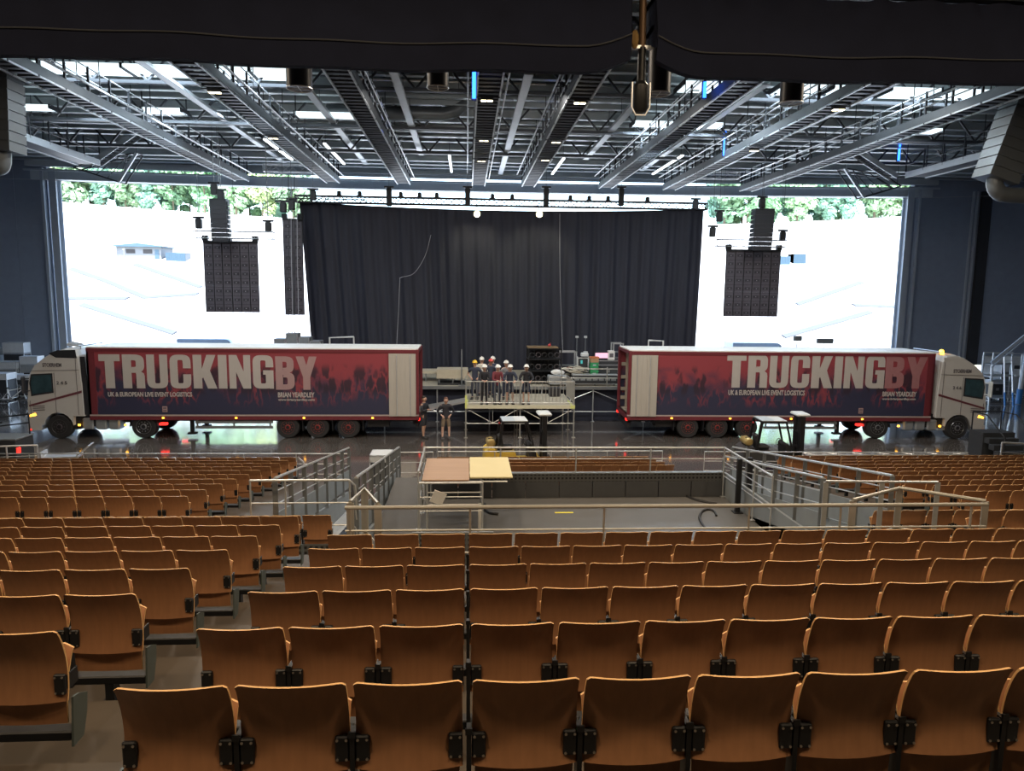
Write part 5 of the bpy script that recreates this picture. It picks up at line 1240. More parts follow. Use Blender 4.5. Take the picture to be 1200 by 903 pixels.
# ------------------------------------------------------------------ forklifts
def forklift(label, loc, rz, YELL=YELL):
    t = thing('forklift', label, 'forklift', loc, rz); t.scale = (.95, .95, .9)
    MB().prism([(-.95, .18), (.75, .18), (.80, .55), (.55, .62), (.45, .45), (-.05, .45), (-.15, .80), (-.95, .82)], 'y', -.5, .5).build('body', YELL, t)
    MB().prism([(-1.28, .30), (-.9, .25), (-.9, .95), (-1.1, .98), (-1.25, .86)], 'y', -.52, .52).build('counterweight', YELL, t)
    bb = MB().lathe([(.02, -.40), (.12, -.38), (.165, -.31), (.165, .27), (.12, .35), (.06, .37), (.06, .43), (.02, .43)], (-1.02, 0, 1.15), 'y', 18); bb = bb.build('gas_bottle', GOLD, t, True)
    MB().box(-1.12, -.92, -.22, -.18, .97, 1.33).box(-1.12, -.92, .16, .2, .97, 1.33).build('bottle_strap', BLACK, t)
    g = MB()
    for y_ in (-.46, .46): g.bar((-.78, y_, .8), (-.62, y_, 1.98), .10, .06); g.bar((.62, y_, .6), (.28, y_, 1.98), .06, .06)
    g.bar((-.62, -.46, 1.98), (-.62, .46, 1.98), .06, .06).bar((.28, -.46, 1.98), (.28, .46, 1.98), .06, .06)
    for y_ in (-.46, .46): g.bar((-.62, y_, 1.98), (.28, y_, 1.98), .06, .06)
    g.build('overhead_guard', BLACK, t)
    MB().cbox((-.4, 0, 2.03), (.45, .96, .03)).build('roof_sheet', mat('blue_grey_roof', (.42, .48, .52), .4), t); MB().cbox((.06, 0, 2.03), (.46, .96, .03)).build('roof_sheet', LGREY, t)
    MB().cbox((-.45, 0, .92), (.5, .5, .14), 0, None, .04).cbox((-.66, 0, 1.2), (.14, .48, .5), 0, Euler((0, -.15, 0)).to_matrix(), .05).build('seat', BLACKM, t)
    w_ = MB().path([(.18 + .05 * math.sin(a * PI / 8), .16 * math.cos(a * PI / 8), 1.12 + .16 * math.sin(a * PI / 8) * .8) for a in range(17)], .016, 6).tube((.18, 0, 1.12), (.42, 0, .85), .025, 8); w_.build('steering_wheel', BLACKM, t, True)
    MB().prism([(.36, .5), (.62, .55), (.55, 1.0), (.40, 1.12), (.32, 1.05)], 'y', -.42, .42).build('dashboard', BLACKM, t)
    m = MB()
    for y_ in (-.32, -.2, .2, .32): m.box(.86, 1.02, y_ - .05, y_ + .05, .08, 2.18)
    for z_ in (.15, .9, 1.5, 2.1): m.box(.86, 1.0, -.36, .36, z_, z_ + .09)
    m.box(.9, .93, -.2, .2, .3, 2.1)
    for y_ in (-.09, .09): m.tube((.9, y_, .1), (.9, y_, 2.1), .035, 8)
    m.build('mast', BLACK, t)
    MB().cbox((.95, 0, 2.24), (.5, .78, .11), 0, None, .04).build('mast_cover', LGREY, t)
    MB().box(1.04, 1.10, -.42, .42, .12, .62).build('fork_carriage', BLACK, t)
    for y_ in (-.28, .28): MB().box(1.1, 1.14, y_ - .06, y_ + .06, .06, .62).box(1.1, 2.15, y_ - .06, y_ + .06, .05, .09).build('fork', BLACK, t)
    for x_, r_ in ((-.75, .24), (.62, .30)):
        for y_ in (-.47, .47): w_ = MB().lathe([(r_ * .5, -.1), (r_ * .94, -.1), (r_, -.06), (r_, .06), (r_ * .94, .1), (r_ * .5, .1)], (x_, y_, r_), 'y', 20).build('wheel', TYRE, t, True); MB().lathe([(.02, -.105), (r_ * .5, -.1), (r_ * .5, .1), (.02, .105)], (x_, y_, r_), 'y', 14).build('rim', YELL, w_, True, (0, 0, 0))
    for y_ in (-.4, .4): MB().cbox((-.66, y_, 1.8), (.06, .1, .08), 0, None, .02).build('tail_lamp', REDB, t)
    return t
forklift('forklift with its mast raised in front of the work platform', (at_y(607, 520, 24.6).x, 24.6, 0), math.radians(3))
forklift('forklift in front of the right lorry, behind the right railings', (at_y(906, 520, 24.6).x, 24.6, 0), math.radians(-4), mat('forklift_dark_grey', (.05, .052, .055), .4))
# ------------------------------------------------------------------ curtain, hung screens, trusses
CY = 42.
def curt(u, v):
    xt, xb = -9.45 + 23.2 * u, -8.8 + 22.3 * u
    x = xb + (xt - xb) * v; zt = 11.02 - .22 * math.sin(PI * u)
    f = .11 * math.sin(u * 150 + 2.2 * math.sin(u * 17)) + .09 * math.sin(u * 61 + 1.3) + .05 * math.sin(u * 330)
    y = f * (1 - .55 * v) + .5 * math.sin(PI * u) * (1) + .12 * math.sin(u * 23 + v * 2)
    return (x, y, .06 + (zt - .06) * v)
t = thing('stage_curtain', 'huge black pleated stage curtain hanging behind the work platform', 'curtain', (0, CY, 0))
bb = MB().grid(curt, 520, 14, 0); bb.build('curtain_cloth', CURT, t, True)
MB().path([(-9.5 + 23.3 * k / 12, .05 + .5 * math.sin(PI * k / 12), 11.04 - .22 * math.sin(PI * k / 12)) for k in range(13)], .045, 8).build('curtain_track', BLACK, t, True)
TR = mat('dusty_truss_alloy', (.05, .05, .055), .5, .3)
t = thing('lighting_truss', 'long black lighting truss above the stage curtain', 'truss', (-9.6, CY - .25, 11.05))
truss_mb(23.5, .36, .5, .048).build('truss', TR, t, True)
truss_mb(5.0, .2, .4, .02).build('end_truss', TR, t, True, (-1.0, -.4, -.05))
def hoist(label, px, py, Y, h=.55, group='chain hoists over the stage'):
    p = at_y(px, py, Y); t = thing('chain_hoist', label, 'hoist', (p.x, Y, p.z), 0, group)
    MB().cbox((0, 0, 0), (.3, .26, h), 0, None, .04).build('motor_body', BLACKM, t); MB().cbox((0, 0, h / 2 + .06), (.55, .12, .1), 0, None, .02).build('hook_block', BLACK, t)
    MB().tube((0, 0, h / 2), (0, 0, RZ(Y) - .003 - p.z), .014, 5).build('chain', GALVD, t)
k = 0
for px in (456, 548, 640, 728): hoist('black chain hoist above the stage curtain, %s from the left' % ORD[k], px, 231, CY - .3, 1.0); k += 1
k = 0
for px in (398, 422, 470, 492, 512, 577, 600, 668, 690, 712, 758):
    p = at_y(px, 238, CY); t = thing('stage_lamp', 'small dark stage lamp on the truss above the curtain, %s from the left' % ORD[k], 'lamp', (p.x, CY - .1, 11.55), 0, 'stage lamps on the curtain truss'); k += 1
    MB().cbox((0, 0, 0), (.22, .3, .34), 0, None, .05).build('lamp_body', BLACKM, t); MB().cbox((0, 0, -.1), (.34, .06, .08)).build('yoke', GALVD, t)
for k, px in enumerate((559, 632)):
    p = at_y(px, 250.5, CY - .8); t = thing('stage_flood', 'bright yellowish spotlight over the curtain, %s of the two' % ('left', 'right')[k], 'lamp', (p.x, CY - .85, p.z), 0, 'lit spotlights over the curtain')
    MB().lathe([(.06, .3), (.16, .2), (.2, 0), (.2, -.02)], (0, 0, 0), 'y', 16).bar((0, .15, .1), (0, .68, 11.12 - p.z), .05, .05).build('housing', BLACKM, t, True); MB().lathe([(.01, -.03), (.19, -.02), (.19, .0), (.01, .0)], (0, 0, 0), 'y', 16).build('lens', mat('lit_spot_lens', (.9, .85, .5), .3, emit=(1, .97, .62), es=1.5), t, True)
    l = bpy.data.lights.new('curtain_spot', 'SPOT'); l.energy = 260; l.color = (1, .93, .62); l.spot_size = math.radians(100); l.spot_blend = .6; l.shadow_soft_size = .15
    o = bpy.data.objects.new('curtain_spot', l); COL.objects.link(o); o.location = (p.x, CY - .95, p.z - .05); o.rotation_euler = (math.radians(38), 0, 0)
def catmull(pts, n=8):
    P = [Vector(p) for p in pts]; out = []
    for i in range(len(P) - 1):
        p0, p1, p2, p3 = P[max(0, i - 1)], P[i], P[i + 1], P[min(len(P) - 1, i + 2)]
        for k in range(n):
            s_ = k / n; out.append(.5 * ((2 * p1) + (p2 - p0) * s_ + (2 * p0 - 5 * p1 + 4 * p2 - p3) * s_ * s_ + (3 * p1 - p0 - 3 * p2 + p3) * s_ ** 3))
    return out + [P[-1]]
cy = CY - .45
cable('thin pale cable looping down the left part of the curtain', [at_y(505, 275, cy), at_y(498, 300, cy), at_y(485, 320, cy), at_y(470, 325, cy), at_y(468.5, 330, cy), at_y(467, 365, cy), at_y(465, 404, cy), (at_y(465, 425, cy).x, cy, SZ + .02)], .014, 'hanging_cable', ROPE)
cable('thin pale cable hanging straight down the right part of the curtain', [at_y(656, 250, cy), at_y(656, 300, cy), at_y(657, 350, cy), at_y(659.5, 412, cy)], .014, 'hanging_cable', ROPE)
# LED walls
def led_wall(label, px0, px1, py0, py1, Y, nx, nz):
    a = at_y(px0, py0, Y); c = at_y(px1, py1, Y); w_, h_ = c.x - a.x, a.z - c.z
    t = thing('video_screen', label, 'screen', ((a.x + c.x) / 2, Y, c.z))
    cw, chh = w_ / nx, h_ / nz
    me_ = MB().box(-cw / 2 + .001, cw / 2 - .001, 0, .07, 0.0005, chh - .0005).box(-cw * .3, cw * .3, -.03, .0, chh * .3, chh * .62, 1).box(-cw / 2 + .02, cw / 2 - .02, -.015, 0, chh - .05, chh - .02, 1).box(-.02, .02, -.035, -.03, chh * .4, chh * .5, 2).mesh('screen_panel', [LEDM, mat('led_panel_back_box', (.045, .04, .05), .5), mat('panel_connector', (.35, .33, .36), .4)])
    for i in range(nx):
        for j in range(nz): link_mesh('screen_panel', me_, t, (-w_ / 2 + cw * (i + .5), 0, chh * j))
    bb = MB()
    for i in range(nx + 1): bb.box(-w_ / 2 + cw * i - .012, -w_ / 2 + cw * i + .012, -.05, 0, 0, h_)
    bb.box(-w_ / 2 - .02, w_ / 2 + .02, -.08, .08, h_, h_ + .1).build('screen_frame', BLACK, t)
    for sx in (-w_ / 2 + .1, w_ / 2 - .1): MB().box(sx - .14, sx + .14, -.1, .1, h_ + .1, h_ + .35).build('hanging_bracket', BLACK, t)
    return a, c, h_
SY = 38.
a, c, h_ = led_wall('dark back of the square video screen hanging in the left opening', 238.5, 304.5, 284, 366, SY, 6, 8)
led_wall('dark back of the square video screen hanging in the right opening', 851.5, 910, 294, 371, SY, 6, 8)
led_wall('tall narrow hung screen behind cables at the left edge of the curtain', 331.5, 357, 258, 369, 40.5, 2, 9)
def bumper_truss(label, px0, px1, py, Y):
    p, q = at_y(px0, py, Y), at_y(px1, py, Y); t = thing('lighting_truss', label, 'truss', (p.x, Y - .15, p.z - .2)); L_ = q.x - p.x
    truss_mb(L_, .36, .45, .022).build('truss', ALU, t, True)
    for x_ in (.3, L_ / 2, L_ - .3): MB().tube((x_, .18, .36), (x_, .18, RZ(Y) + .197 - p.z), .008, 4).build('cable', GALVD, t)
    return p, q
bumper_truss('pale truss above the left hung video screen', 228, 321, 274, SY)
bumper_truss('pale truss above the right hung video screen', 840, 921, 284, SY)
def array(label, px0, px1, py0, py1, Y, n):
    a, c = at_y(px0, py0, Y), at_y(px1, py1, Y); h_ = (a.z - c.z) / n; w_ = c.x - a.x
    t = thing('line_array_speaker', label, 'speaker', ((a.x + c.x) / 2, Y, a.z)); z = 0
    for k in range(n):
        cb = MB().prism([(-.30, -h_ + .002), (.32, -h_ + .02), (.32, -.02), (-.30, -.002)], 'x', -w_ / 2, w_ / 2).build('cabinet', SPK, t, loc=(0, .02 * k * (k / n), -h_ * k)); cb.rotation_euler.x = .008 * k
        MB().box(w_ / 2, w_ / 2 + .03, -.1, .1, -h_ * .8, -h_ * .2).build('side_plate', BLACK, cb)
    MB().box(-w_ / 2, w_ / 2, -.3, .3, 0, .1).build('hanging_frame', BLACK, t); MB().tube((0, 0, .1), (0, 0, RZ(Y) - .003 - a.z), .012, 5).build('chain', GALVD, t)
array('black curved line of speakers hanging above the left video screen', 247.5, 268.5, 235.5, 283, SY - 1.3, 9)
array('black curved line of speakers hanging above the right video screen', 883, 902.5, 247, 293, SY - 1.3, 9)
for k, (px, py) in enumerate(((233, 262), (314.5, 266), (251, 222), (259, 230), (332, 243), (342, 240), (367, 229), (843, 254), (917, 277), (835, 272), (893, 238), (815, 240))):
    hoist('black chain hoist over the %s opening, %s from the left' % (('left', ORD[[0, 3, 1, 2, 4, 5, 6][k]]) if k < 7 else ('right', ORD[{7: 2, 8: 4, 9: 1, 10: 3, 11: 0}[k]])), px, py, SY - (.0 if k not in (2, 3, 10) else 1.3), .5)
for k, px in enumerate((338, 341, 345, 348)):
    cable('cable hanging down in front of the narrow left screen, %s from the left' % ORD[k], [at_y(px, 205, 39.4), at_y(px + .4, 300, 39.4), at_y(px + (1.5 if k % 2 else -.5), 350, 39.4), (at_y(px + 1, 400, 39.4).x, 39.4, SZ + .05)], .018, 'hanging_cable', ROPE if k % 2 else CABLE)
cable('cable hanging at the right edge of the curtain down to the right trailer', [at_y(840, 230, 39.4), at_y(841, 300, 39.4), at_y(845, 360, 39.4), (at_y(849, 405, 39.4).x, 39.4, .02)], .018, 'hanging_cable')
cable('slack cable drooping across the left opening below the lintel', [at_y(272, 226, 40), at_y(288, 240, 40), at_y(306, 244, 40), at_y(322, 237, 40), at_y(332, 224, 40)], .018, 'hanging_cable')
cable('slack cable drooping across the right opening below the lintel', [at_y(826, 232, 40), at_y(840, 243, 40), at_y(856, 244.5, 40), at_y(872, 240, 40), at_y(884, 231, 40)], .018, 'hanging_cable')
cable('long thin wire strung across the left opening', [at_y(0, 209, 44), at_y(60, 211, 44), at_y(110, 214, 44), at_y(200, 217, 44)], .012, 'hanging_cable', ROPE)
cable('long thin wire strung across the right wall', [at_y(1000, 233, 44), at_y(1070, 232, 44), at_y(1140, 230, 44), at_y(1200, 229, 44)], .012, 'hanging_cable', ROPE)
# ------------------------------------------------------------------ bulkhead with black drape
DY = 12.
def drape(name, label, x0, x1, zb, zs, zt, gap):
    """fabric-covered beam: lower lip and a tall face with a seam line; the end at the gap lifts"""
    t = thing(name, label, 'drape', ((x0 + x1) / 2, DY, 0)); w_ = x1 - x0; ox = -(x0 + x1) / 2
    def lift(x):
        d = abs(x - gap); return .20 * max(0, 1 - d / .7) ** 1.6
    def wob(x): return .025 * math.sin(x * .9) + .012 * math.sin(x * 2.7 + 1)
    n = 90
    def face(z0, z1, y0, y1, ruff):
        def f(u, v):
            x = x0 + w_ * u; l = lift(x); za = z0 + l + wob(x); zb_ = z1 + l * (1 if z1 < zs + .1 else 0) + wob(x)
            y = y0 + (y1 - y0) * v + (.05 * math.sin(x * 9 + math.sin(x * 3)) * max(0, v - .75) * 4 if ruff else 0)
            return (x + ox, y, za + (zb_ - za) * v)
        return f
    MB().grid(face(zb, zs, -.12, -.2, False), n, 6).build('lower_lip', DRAPE, t, True)
    MB().grid(lambda u, v: (x0 + w_ * u + ox, -.12 + .16 * v, zb + lift(x0 + w_ * u) + wob(x0 + w_ * u)), n, 2).build('underside', DRAPE, t, True)
    MB().grid(face(zs, zt, -.16, .05, True), n * 2, 10).build('face_cloth', DRAPE, t, True)
    P = [(x0 + w_ * i / n + ox, -.215, zs + lift(x0 + w_ * i / n) + wob(x0 + w_ * i / n)) for i in range(n + 1)]; MB().path(P, .012, 5).build('seam', PIPING, t, True)
    if gap > x0 + w_ / 2 or True:
        e = x1 if gap >= x1 else x0; MB().add([(e + ox, -.16, zs + .3), (e + ox, -.1, zb + .4), (e + ox, .9, zb + .8), (e + ox, .9, zt), (e + ox, .05, zt)], [(0, 1, 2, 3, 4)]).build('end_cloth', DRAPE, t)
    MB().box(-w_ / 2, w_ / 2, .1, .8, zb + .75, zb + .85).box(-w_ / 2, w_ / 2, .1, .8, zt - .1, zt).box(-w_ / 2, w_ / 2, .8, .85, zb + .75, zt).build('beam', DRAPE, t)
    return t
gl = at_y(738, 40, DY).x; gr_ = at_y(768, 40, DY).x
drape('bulkhead_drape', 'wide black cloth-covered beam across the top left of the hall', -13, gl, 9.70, 10.06, 11.9, gl)
drape('bulkhead_drape', 'wide black cloth-covered beam across the top right of the hall', gr_, 16, 9.72, 10.06, 11.02, gr_)
struct(MB().box(XL, -12.9, DY, DY + .8, 9.7, 13.2).box(15.9, XR, DY, DY + .8, 9.7, 13.2).build('wall_bulkhead_ends', WALLD))
p = at_y(752.5, 60, DY + .3)
t = thing('hanging_pole', 'brown pole with a black rounded end hanging in the gap between the two drapes', 'pole', (p.x, DY + .3, 9.2))
MB().tube((0, 0, .95), (-.05, 0, 3.98), .06, 10).build('pole', BROWNP, t, True)
MB().lathe([(.02, 0), (.09, .02), (.13, .09), (.13, .45), (.07, .52), (.07, 1.05), (.02, 1.06)], (0, 0, 0), 'z', 14).build('weight', BLACK, t, True)
MB().cbox((0, 0, 1.05), (.34, .1, .05)).build('cross_plate', GALV, t); MB().path([(-.15, -.02, .5), (-.15, -.02, .1), (-.08, -.02, -.02), (.08, -.02, -.02), (.15, -.02, .1), (.15, -.02, .5)], .016, 6).build('hoop', ALU, t, True)
tag(MB().sphere((0, 0, 0), .09, 8, 6, 0, (.8, .8, 1.7)).build('rope_knot', mat('ochre_rope', (.32, .2, .07), .7), None, True, (p.x - .14, DY + .25, at_y(751, 40, DY).z)), 'ochre rope knot on the brown hanging pole', 'rope')
# round cans behind the bulkhead
for k, (px, pb, w_) in enumerate(((351, 104, 28), (513, 103, 24), (772, 110, 26), (927, 121, 26))):
    Y = 14.; p = at_y(px, pb, Y); r_ = w_ / 2 / FPX * Y * 1.0; t = thing('ceiling_can', 'dark round can hanging below the roof behind the drape, %s from the left' % ORD[k], 'lamp', (p.x, Y, p.z), 0, 'dark round cans behind the drape')
    MB().lathe([(r_ * .9, .0), (r_, .0), (r_, 1.5), (r_ * .5, 1.6), (r_ * .4, 1.6), (r_ * .9, 1.4)], (0, 0, 0), 'z', 24).build('can', DUCTD, t, True)
    MB().path([(r_ * math.cos(a * PI / 10), r_ * math.sin(a * PI / 10), 0) for a in range(21)], .012, 6).tube((-r_, 0, 0), (r_, 0, 0), .008, 5).tube((0, -r_, 0), (0, r_, 0), .008, 5).build('rim', GALV, t, True)
    MB().tube((0, 0, 1.55), (0, 0, RZ(Y) - .003 - p.z), .03, 6).build('hanger', CATD, t)
# ------------------------------------------------------------------ catwalks under the roof
CZ, CY0, CY1 = 12.5, 19.0, 44.6; CL = CY1 - CY0
cw = {}
cw['stringer'] = [MB().box(-.40, -.345, 0, CL, 0, .05).mesh('stringer', CATW), MB().box(.345, .40, 0, CL, 0, .05).mesh('stringer', CATW)]
bb = MB()
for k in range(60): bb.box(-.34, .34, CL * k / 60, CL * k / 60 + .20, .05, .11)
cw['deck'] = [bb.mesh('grating', CATD)]
for s_ in (-1, 1):
    bb = MB()
    for zz in (.62, 1.12): bb.tube((s_ * .38, 0, zz), (s_ * .38, CL, zz), .022, 6)
    for k in range(18): bb.box(s_ * .38 - .035, s_ * .38 + .035, CL * k / 17.2, CL * k / 17.2 + .06, 0, 1.16, 1)
    cw.setdefault('rail', []).append(bb.mesh('guard_rail', [CATW, CATD]))
    cw.setdefault('kick', []).append(MB().box(s_ * .41 - .008, s_ * .41 + .008, 0, CL, .05, .34).mesh('kick_plate', mat('grey_kick_plate', (.085, .092, .10), .5, .2)))
cw['conduit'] = [MB().tube((x_, 0, z_), (x_, CL, z_), .03, 6).mesh('conduit', ALU) for x_, z_ in ((.62, .45), (-.66, .75))]
for x_, z_ in ((.62, .45), (-.66, .75)):
    bb = MB()
    for k in range(9): bb.box(min(x_, .38 * (1 if x_ > 0 else -1)), max(x_, .38 * (1 if x_ > 0 else -1)), CL * k / 8.2 + .3, CL * k / 8.2 + .34, z_ - .05, z_ - .02)
    cw.setdefault('conduit_bracket', []).append(bb.mesh('conduit_bracket', CATD))
_h = MB().tube((0, 0, 0), (0, 0, 3.75), .018, 5).mesh('hanger', CATD)
HANG = [(s_ * .38, CL * k / 6.2, 0) for k in range(7) for s_ in (-1, 1)]
CXS = [(-13.3, 'first'), (-8.0, 'second'), (-3.8, 'third'), (.68, 'fourth'), (3.68, 'fifth'), (8.42, 'sixth'), (12.4, 'seventh'), (17.2, 'eighth')]
def catwalk(x, y, label):
    t = thing('catwalk', label, 'catwalk', (x, y, CZ), 0, 'steel catwalks under the roof')
    for k in cw:
        for m_ in cw[k]: link_mesh(m_.name.split('.')[0], m_, t)
    for q_ in HANG: link_mesh('hanger', _h, t, q_).scale.z = (RZ(y + q_[1]) - .003 - CZ) / 3.75
    return t
for (x, o_) in CXS: catwalk(x, CY0, 'long steel catwalk with guard rails under the roof, %s from the left of the eight' % o_)
def sidewalk(px, py, label):
    p = at_z(px, py, CZ); t = thing('side_catwalk', label, 'catwalk', (p.x, p.y, CZ)); CL_ = 12.
    MB().box(-.55, .55, -CL_, 0, -.02, .08).build('grating', CATD, t)
    for s_ in (-1, 1):
        MB().box(s_ * .55 - .03, s_ * .55 + .03, -CL_, 0, -.08, .22).build('stringer', CATW, t); b2 = MB()
        for zz in (.6, 1.1): b2.tube((s_ * .55, -CL_, zz), (s_ * .55, 0, zz), .022, 6)
        for k in range(9): b2.box(s_ * .55 - .03, s_ * .55 + .03, -CL_ * k / 8, -CL_ * k / 8 + .05, .1, 1.14)
        b2.build('guard_rail', CATD, t)
    for k in range(5):
        for s_ in (-1, 1): link_mesh('hanger', _h, t, (s_ * .55, -CL_ * k / 4.2, 0)).scale.z = (RZ(p.y - CL_ * k / 4.2) - .003 - CZ) / 3.75
    return p
p = sidewalk(104, 192, 'short steel side catwalk high at the far left wall'); q = sidewalk(1073, 207, 'short steel side catwalk high at the far right wall')
def flight(label, a, b_, w_):
    a, b_ = Vector(a), Vector(b_); t = thing('roof_stair', label, 'stairs', a); d = b_ - a
    for yy in (0, w_): MB().bar((0, yy, 0), d + Vector((0, yy, 0)), .06, .26).build('stringer', CATW, t)
    n = 14
    for k in range(n): q_ = d * ((k + .5) / n); MB().box(q_.x - .12, q_.x + .12, .03, w_ - .03, q_.z - .02, q_.z + .02).build('tread', CATD, t)
flight('steep steel stair rising from the left side catwalk', (at_y(106, 191, p.y).x, p.y, CZ), (at_y(163, 152, p.y).x, p.y, at_y(163, 152, p.y).z), .7)
flight('steep steel stair rising from the right side catwalk', (at_y(1052, 208, q.y).x, q.y, CZ), (at_y(1008, 178, q.y).x, q.y, at_y(1008, 178, q.y).z), .7)
def hung_frame(label, pts, Y):
    P = [at_y(x_, y_, Y) for x_, y_ in pts]; o = P[0].copy(); t = thing('hung_frame', label, 'frame', o); b2 = MB()
    for dy in (0, .8):
        for i in range(len(P)): b2.tube(P[i] - o + Vector((0, dy, 0)), P[(i + 1) % len(P)] - o + Vector((0, dy, 0)), .04, 6)
    for q_ in P: b2.tube(q_ - o, q_ - o + Vector((0, .8, 0)), .03, 6)
    for i in range(5): b2.tube(P[0].lerp(P[1], i / 4) - o, P[3].lerp(P[2], (i + (1 if i < 4 else 0)) / 5) - o, .022, 5)
    b2.build('frame_tubes', CATD, t, True); MB().bar(P[1] - o, P[2] - o, .12, .14).build('light_edge', CATW, t)
    MB().tube((0, .4, 0), (0, .4, RZ(Y) - .003 - o.z), .015, 5).tube(P[2] - o, P[2] - o + Vector((0, 0, RZ(Y) - .003 - P[2].z)), .015, 5).build('hanger', CATD, t)
hung_frame('slanting tube frame hanging below the left side catwalk', [(86, 196), (139, 213), (160, 179), (112, 188)], 41)
hung_frame('slanting tube frame hanging below the right side catwalk', [(1056, 218), (1013, 231), (990, 197), (1036, 205)], 41)
# cable trays and pipes
for k, (x, y0, y1, z) in enumerate(((-2.5, 25.3, 40.5, 13.5), (2.05, 25, 45.8, 13.4), (6.55, 28.2, 40.7, 13.5), (-6.0, 26, 44.5, 13.6), (10.6, 26, 44.5, 13.6), (-10.8, 25, 44.5, 13.6), (15.0, 25, 44.5, 13.6))):
    t = thing('cable_tray', 'pale straight cable tray under the roof, %s from the left' % ORD[[2, 3, 4, 1, 5, 0, 6][k]], 'cable tray', (x, y0, z), 0, 'pale cable trays under the roof')
    MB().box(-.14, .14, 0, y1 - y0, 0, .03).box(-.15, -.13, 0, y1 - y0, 0, .12).box(.13, .15, 0, y1 - y0, 0, .12).build('tray', CATW, t)
    for j in range(5): MB().tube((0, (y1 - y0) * (j + .2) / 4.6, .02), (0, (y1 - y0) * (j + .2) / 4.6, RZ(y0 + (y1 - y0) * (j + .2) / 4.6) - .003 - z), .012, 5).build('hanger', CATD, t)
for k, (py, px0, px1, r_, z) in enumerate(((97, 395, 640, .05, 14.6), (107, 440, 790, .05, 14.2), (147, 60, 1120, .07, 14.4), (166, 110, 1080, .06, 14.2), (128, 20, 470, .07, 14.6), (128, 690, 1150, .07, 14.6), (182, 120, 1050, .05, 14.0))):
    Y = at_z(580, py, z).y; a = at_z(px0, py - (580 - px0) * .02, z).x; c = at_z(px1, py + (px1 - 580) * .02, z).x
    t = thing('roof_pipe', 'pale pipe running across under the roof, %s from the front' % ORD[[0, 1, 4, 5, 2, 3, 6][k]], 'pipe', (a, Y, z), 0, 'pale pipes across the roof')
    MB().tube((0, 0, 0), (c - a, 0, 0), r_, 8).build('pipe', ALU, t, True)
    for j in range(5): MB().tube(((c - a) * (j + .3) / 4.7, 0, 0), ((c - a) * (j + .3) / 4.7, 0, RZ(Y) - .003 - z), .012, 5).build('hanger', CATD, t)
# bent light duct in the middle
t = thing('air_duct', 'long pale round duct with a bent end under the roof', 'duct', (at_z(380, 126, 14.0).x, 33.3, 14.0))
x1 = at_z(545, 131, 14.0).x - at_z(380, 126, 14.0).x
MB().path([(0, 0, 0), (x1 - 1, 0, 0), (x1 - .45, .05, .15), (x1, .1, .5), (x1 + .05, .1, .95)], .28, 14).build('duct', DUCTM, t, True); MB().tube((1, 0, 0), (1, 0, .9), .02, 5).tube((5, 0, 0), (5, 0, .9), .02, 5).build('hanger', CATD, t)
# lamps under the roof
for k, (p0, p1, z) in enumerate((((526.5, 181), (529, 206), 13.4), ((661, 185), (647, 208), 13.4), ((310, 163), (335, 187), 13.3), ((800, 182), (770, 204), 13.3), ((380, 168), (402, 192), 13.4))):
    a, c = at_z(*p0, z), at_z(*p1, z); c.y = min(c.y, 45.2); t = thing('tube_lamp', 'lit white tube lamp under the roof, %s from the left' % ORD[[2, 3, 0, 4, 1][k]], 'lamp', (a.x, a.y, z), 0, 'white tube lamps under the roof'); d = c - a; d.x = 0; d.z = 0
    MB().bar((0, 0, 0), d, .12, .08).build('tube', LAMPW, t); MB().bar((0, 0, .06), d + Vector((0, 0, .06)), .18, .05).tube((0, .3, .06), (0, .3, RZ(a.y + .3) - .003 - z), .012, 5).tube((0, d.y - .3, .06), (0, d.y - .3, RZ(a.y + d.y - .3) - .003 - z), .012, 5).build('housing', CATD, t)
for k, (px, py) in enumerate(((570.5, 118), (684, 121), (239, 108), (992, 129), (566, 165), (655, 167), (564, 189), (641, 188), (313, 162), (898, 177))):
    p = at_z(px, py, CZ - .12); p.x = min(CXS, key=lambda c_: abs(c_[0] - p.x))[0] if k != 0 else p.x; t = thing('flood_lamp', 'small warm flood lamp under a catwalk, %s from the left' % ORD[[4, 7, 0, 9, 3, 6, 2, 5, 1, 8][k]], 'lamp', (p.x, p.y, CZ - .12), 0, 'warm flood lamps under the catwalks')
    MB().box(-.2, .2, -.1, .1, 0, .12).box(-.42, .42, -.03, .03, .09, .125).build('housing', CATD, t); b2 = MB()
    for x_ in (-.1, .1): b2.box(x_ - .08, x_ + .08, -.08, .08, -.015, 0)
    b2.build('lens', LAMPY if k < 4 else mat('warm_flood_lamp_dim', (.8, .7, .5), .4, emit=(1, .9, .65), es=3), t)
for k, (px, py0, py1, Y) in enumerate(((555.5, 83, 115, 22), (825.5, 96, 114, 24), (848.5, 154, 182, 34), (1053, 164, 188, 38), (449, 146, 157, 32), (645, 152, 162, 33))):
    a, c = at_y(px, py0, Y), at_y(px, py1, Y); t = thing('blue_tube_lamp', 'blue upright tube lamp between the catwalks, %s from the left' % ORD[[1, 3, 4, 5, 0, 2][k]], 'lamp', (c.x, Y, c.z), 0, 'blue tube lamps under the roof')
    MB().tube((0, 0, 0), (0, 0, a.z - c.z), .055, 10).build('tube', LAMPB, t, True); MB().box(-.07, .07, .05, .12, -.05, a.z - c.z + .05).tube((0, .09, a.z - c.z), (0, .09, RZ(Y) - .003 - c.z), .015, 5).build('holder', CATD, t)
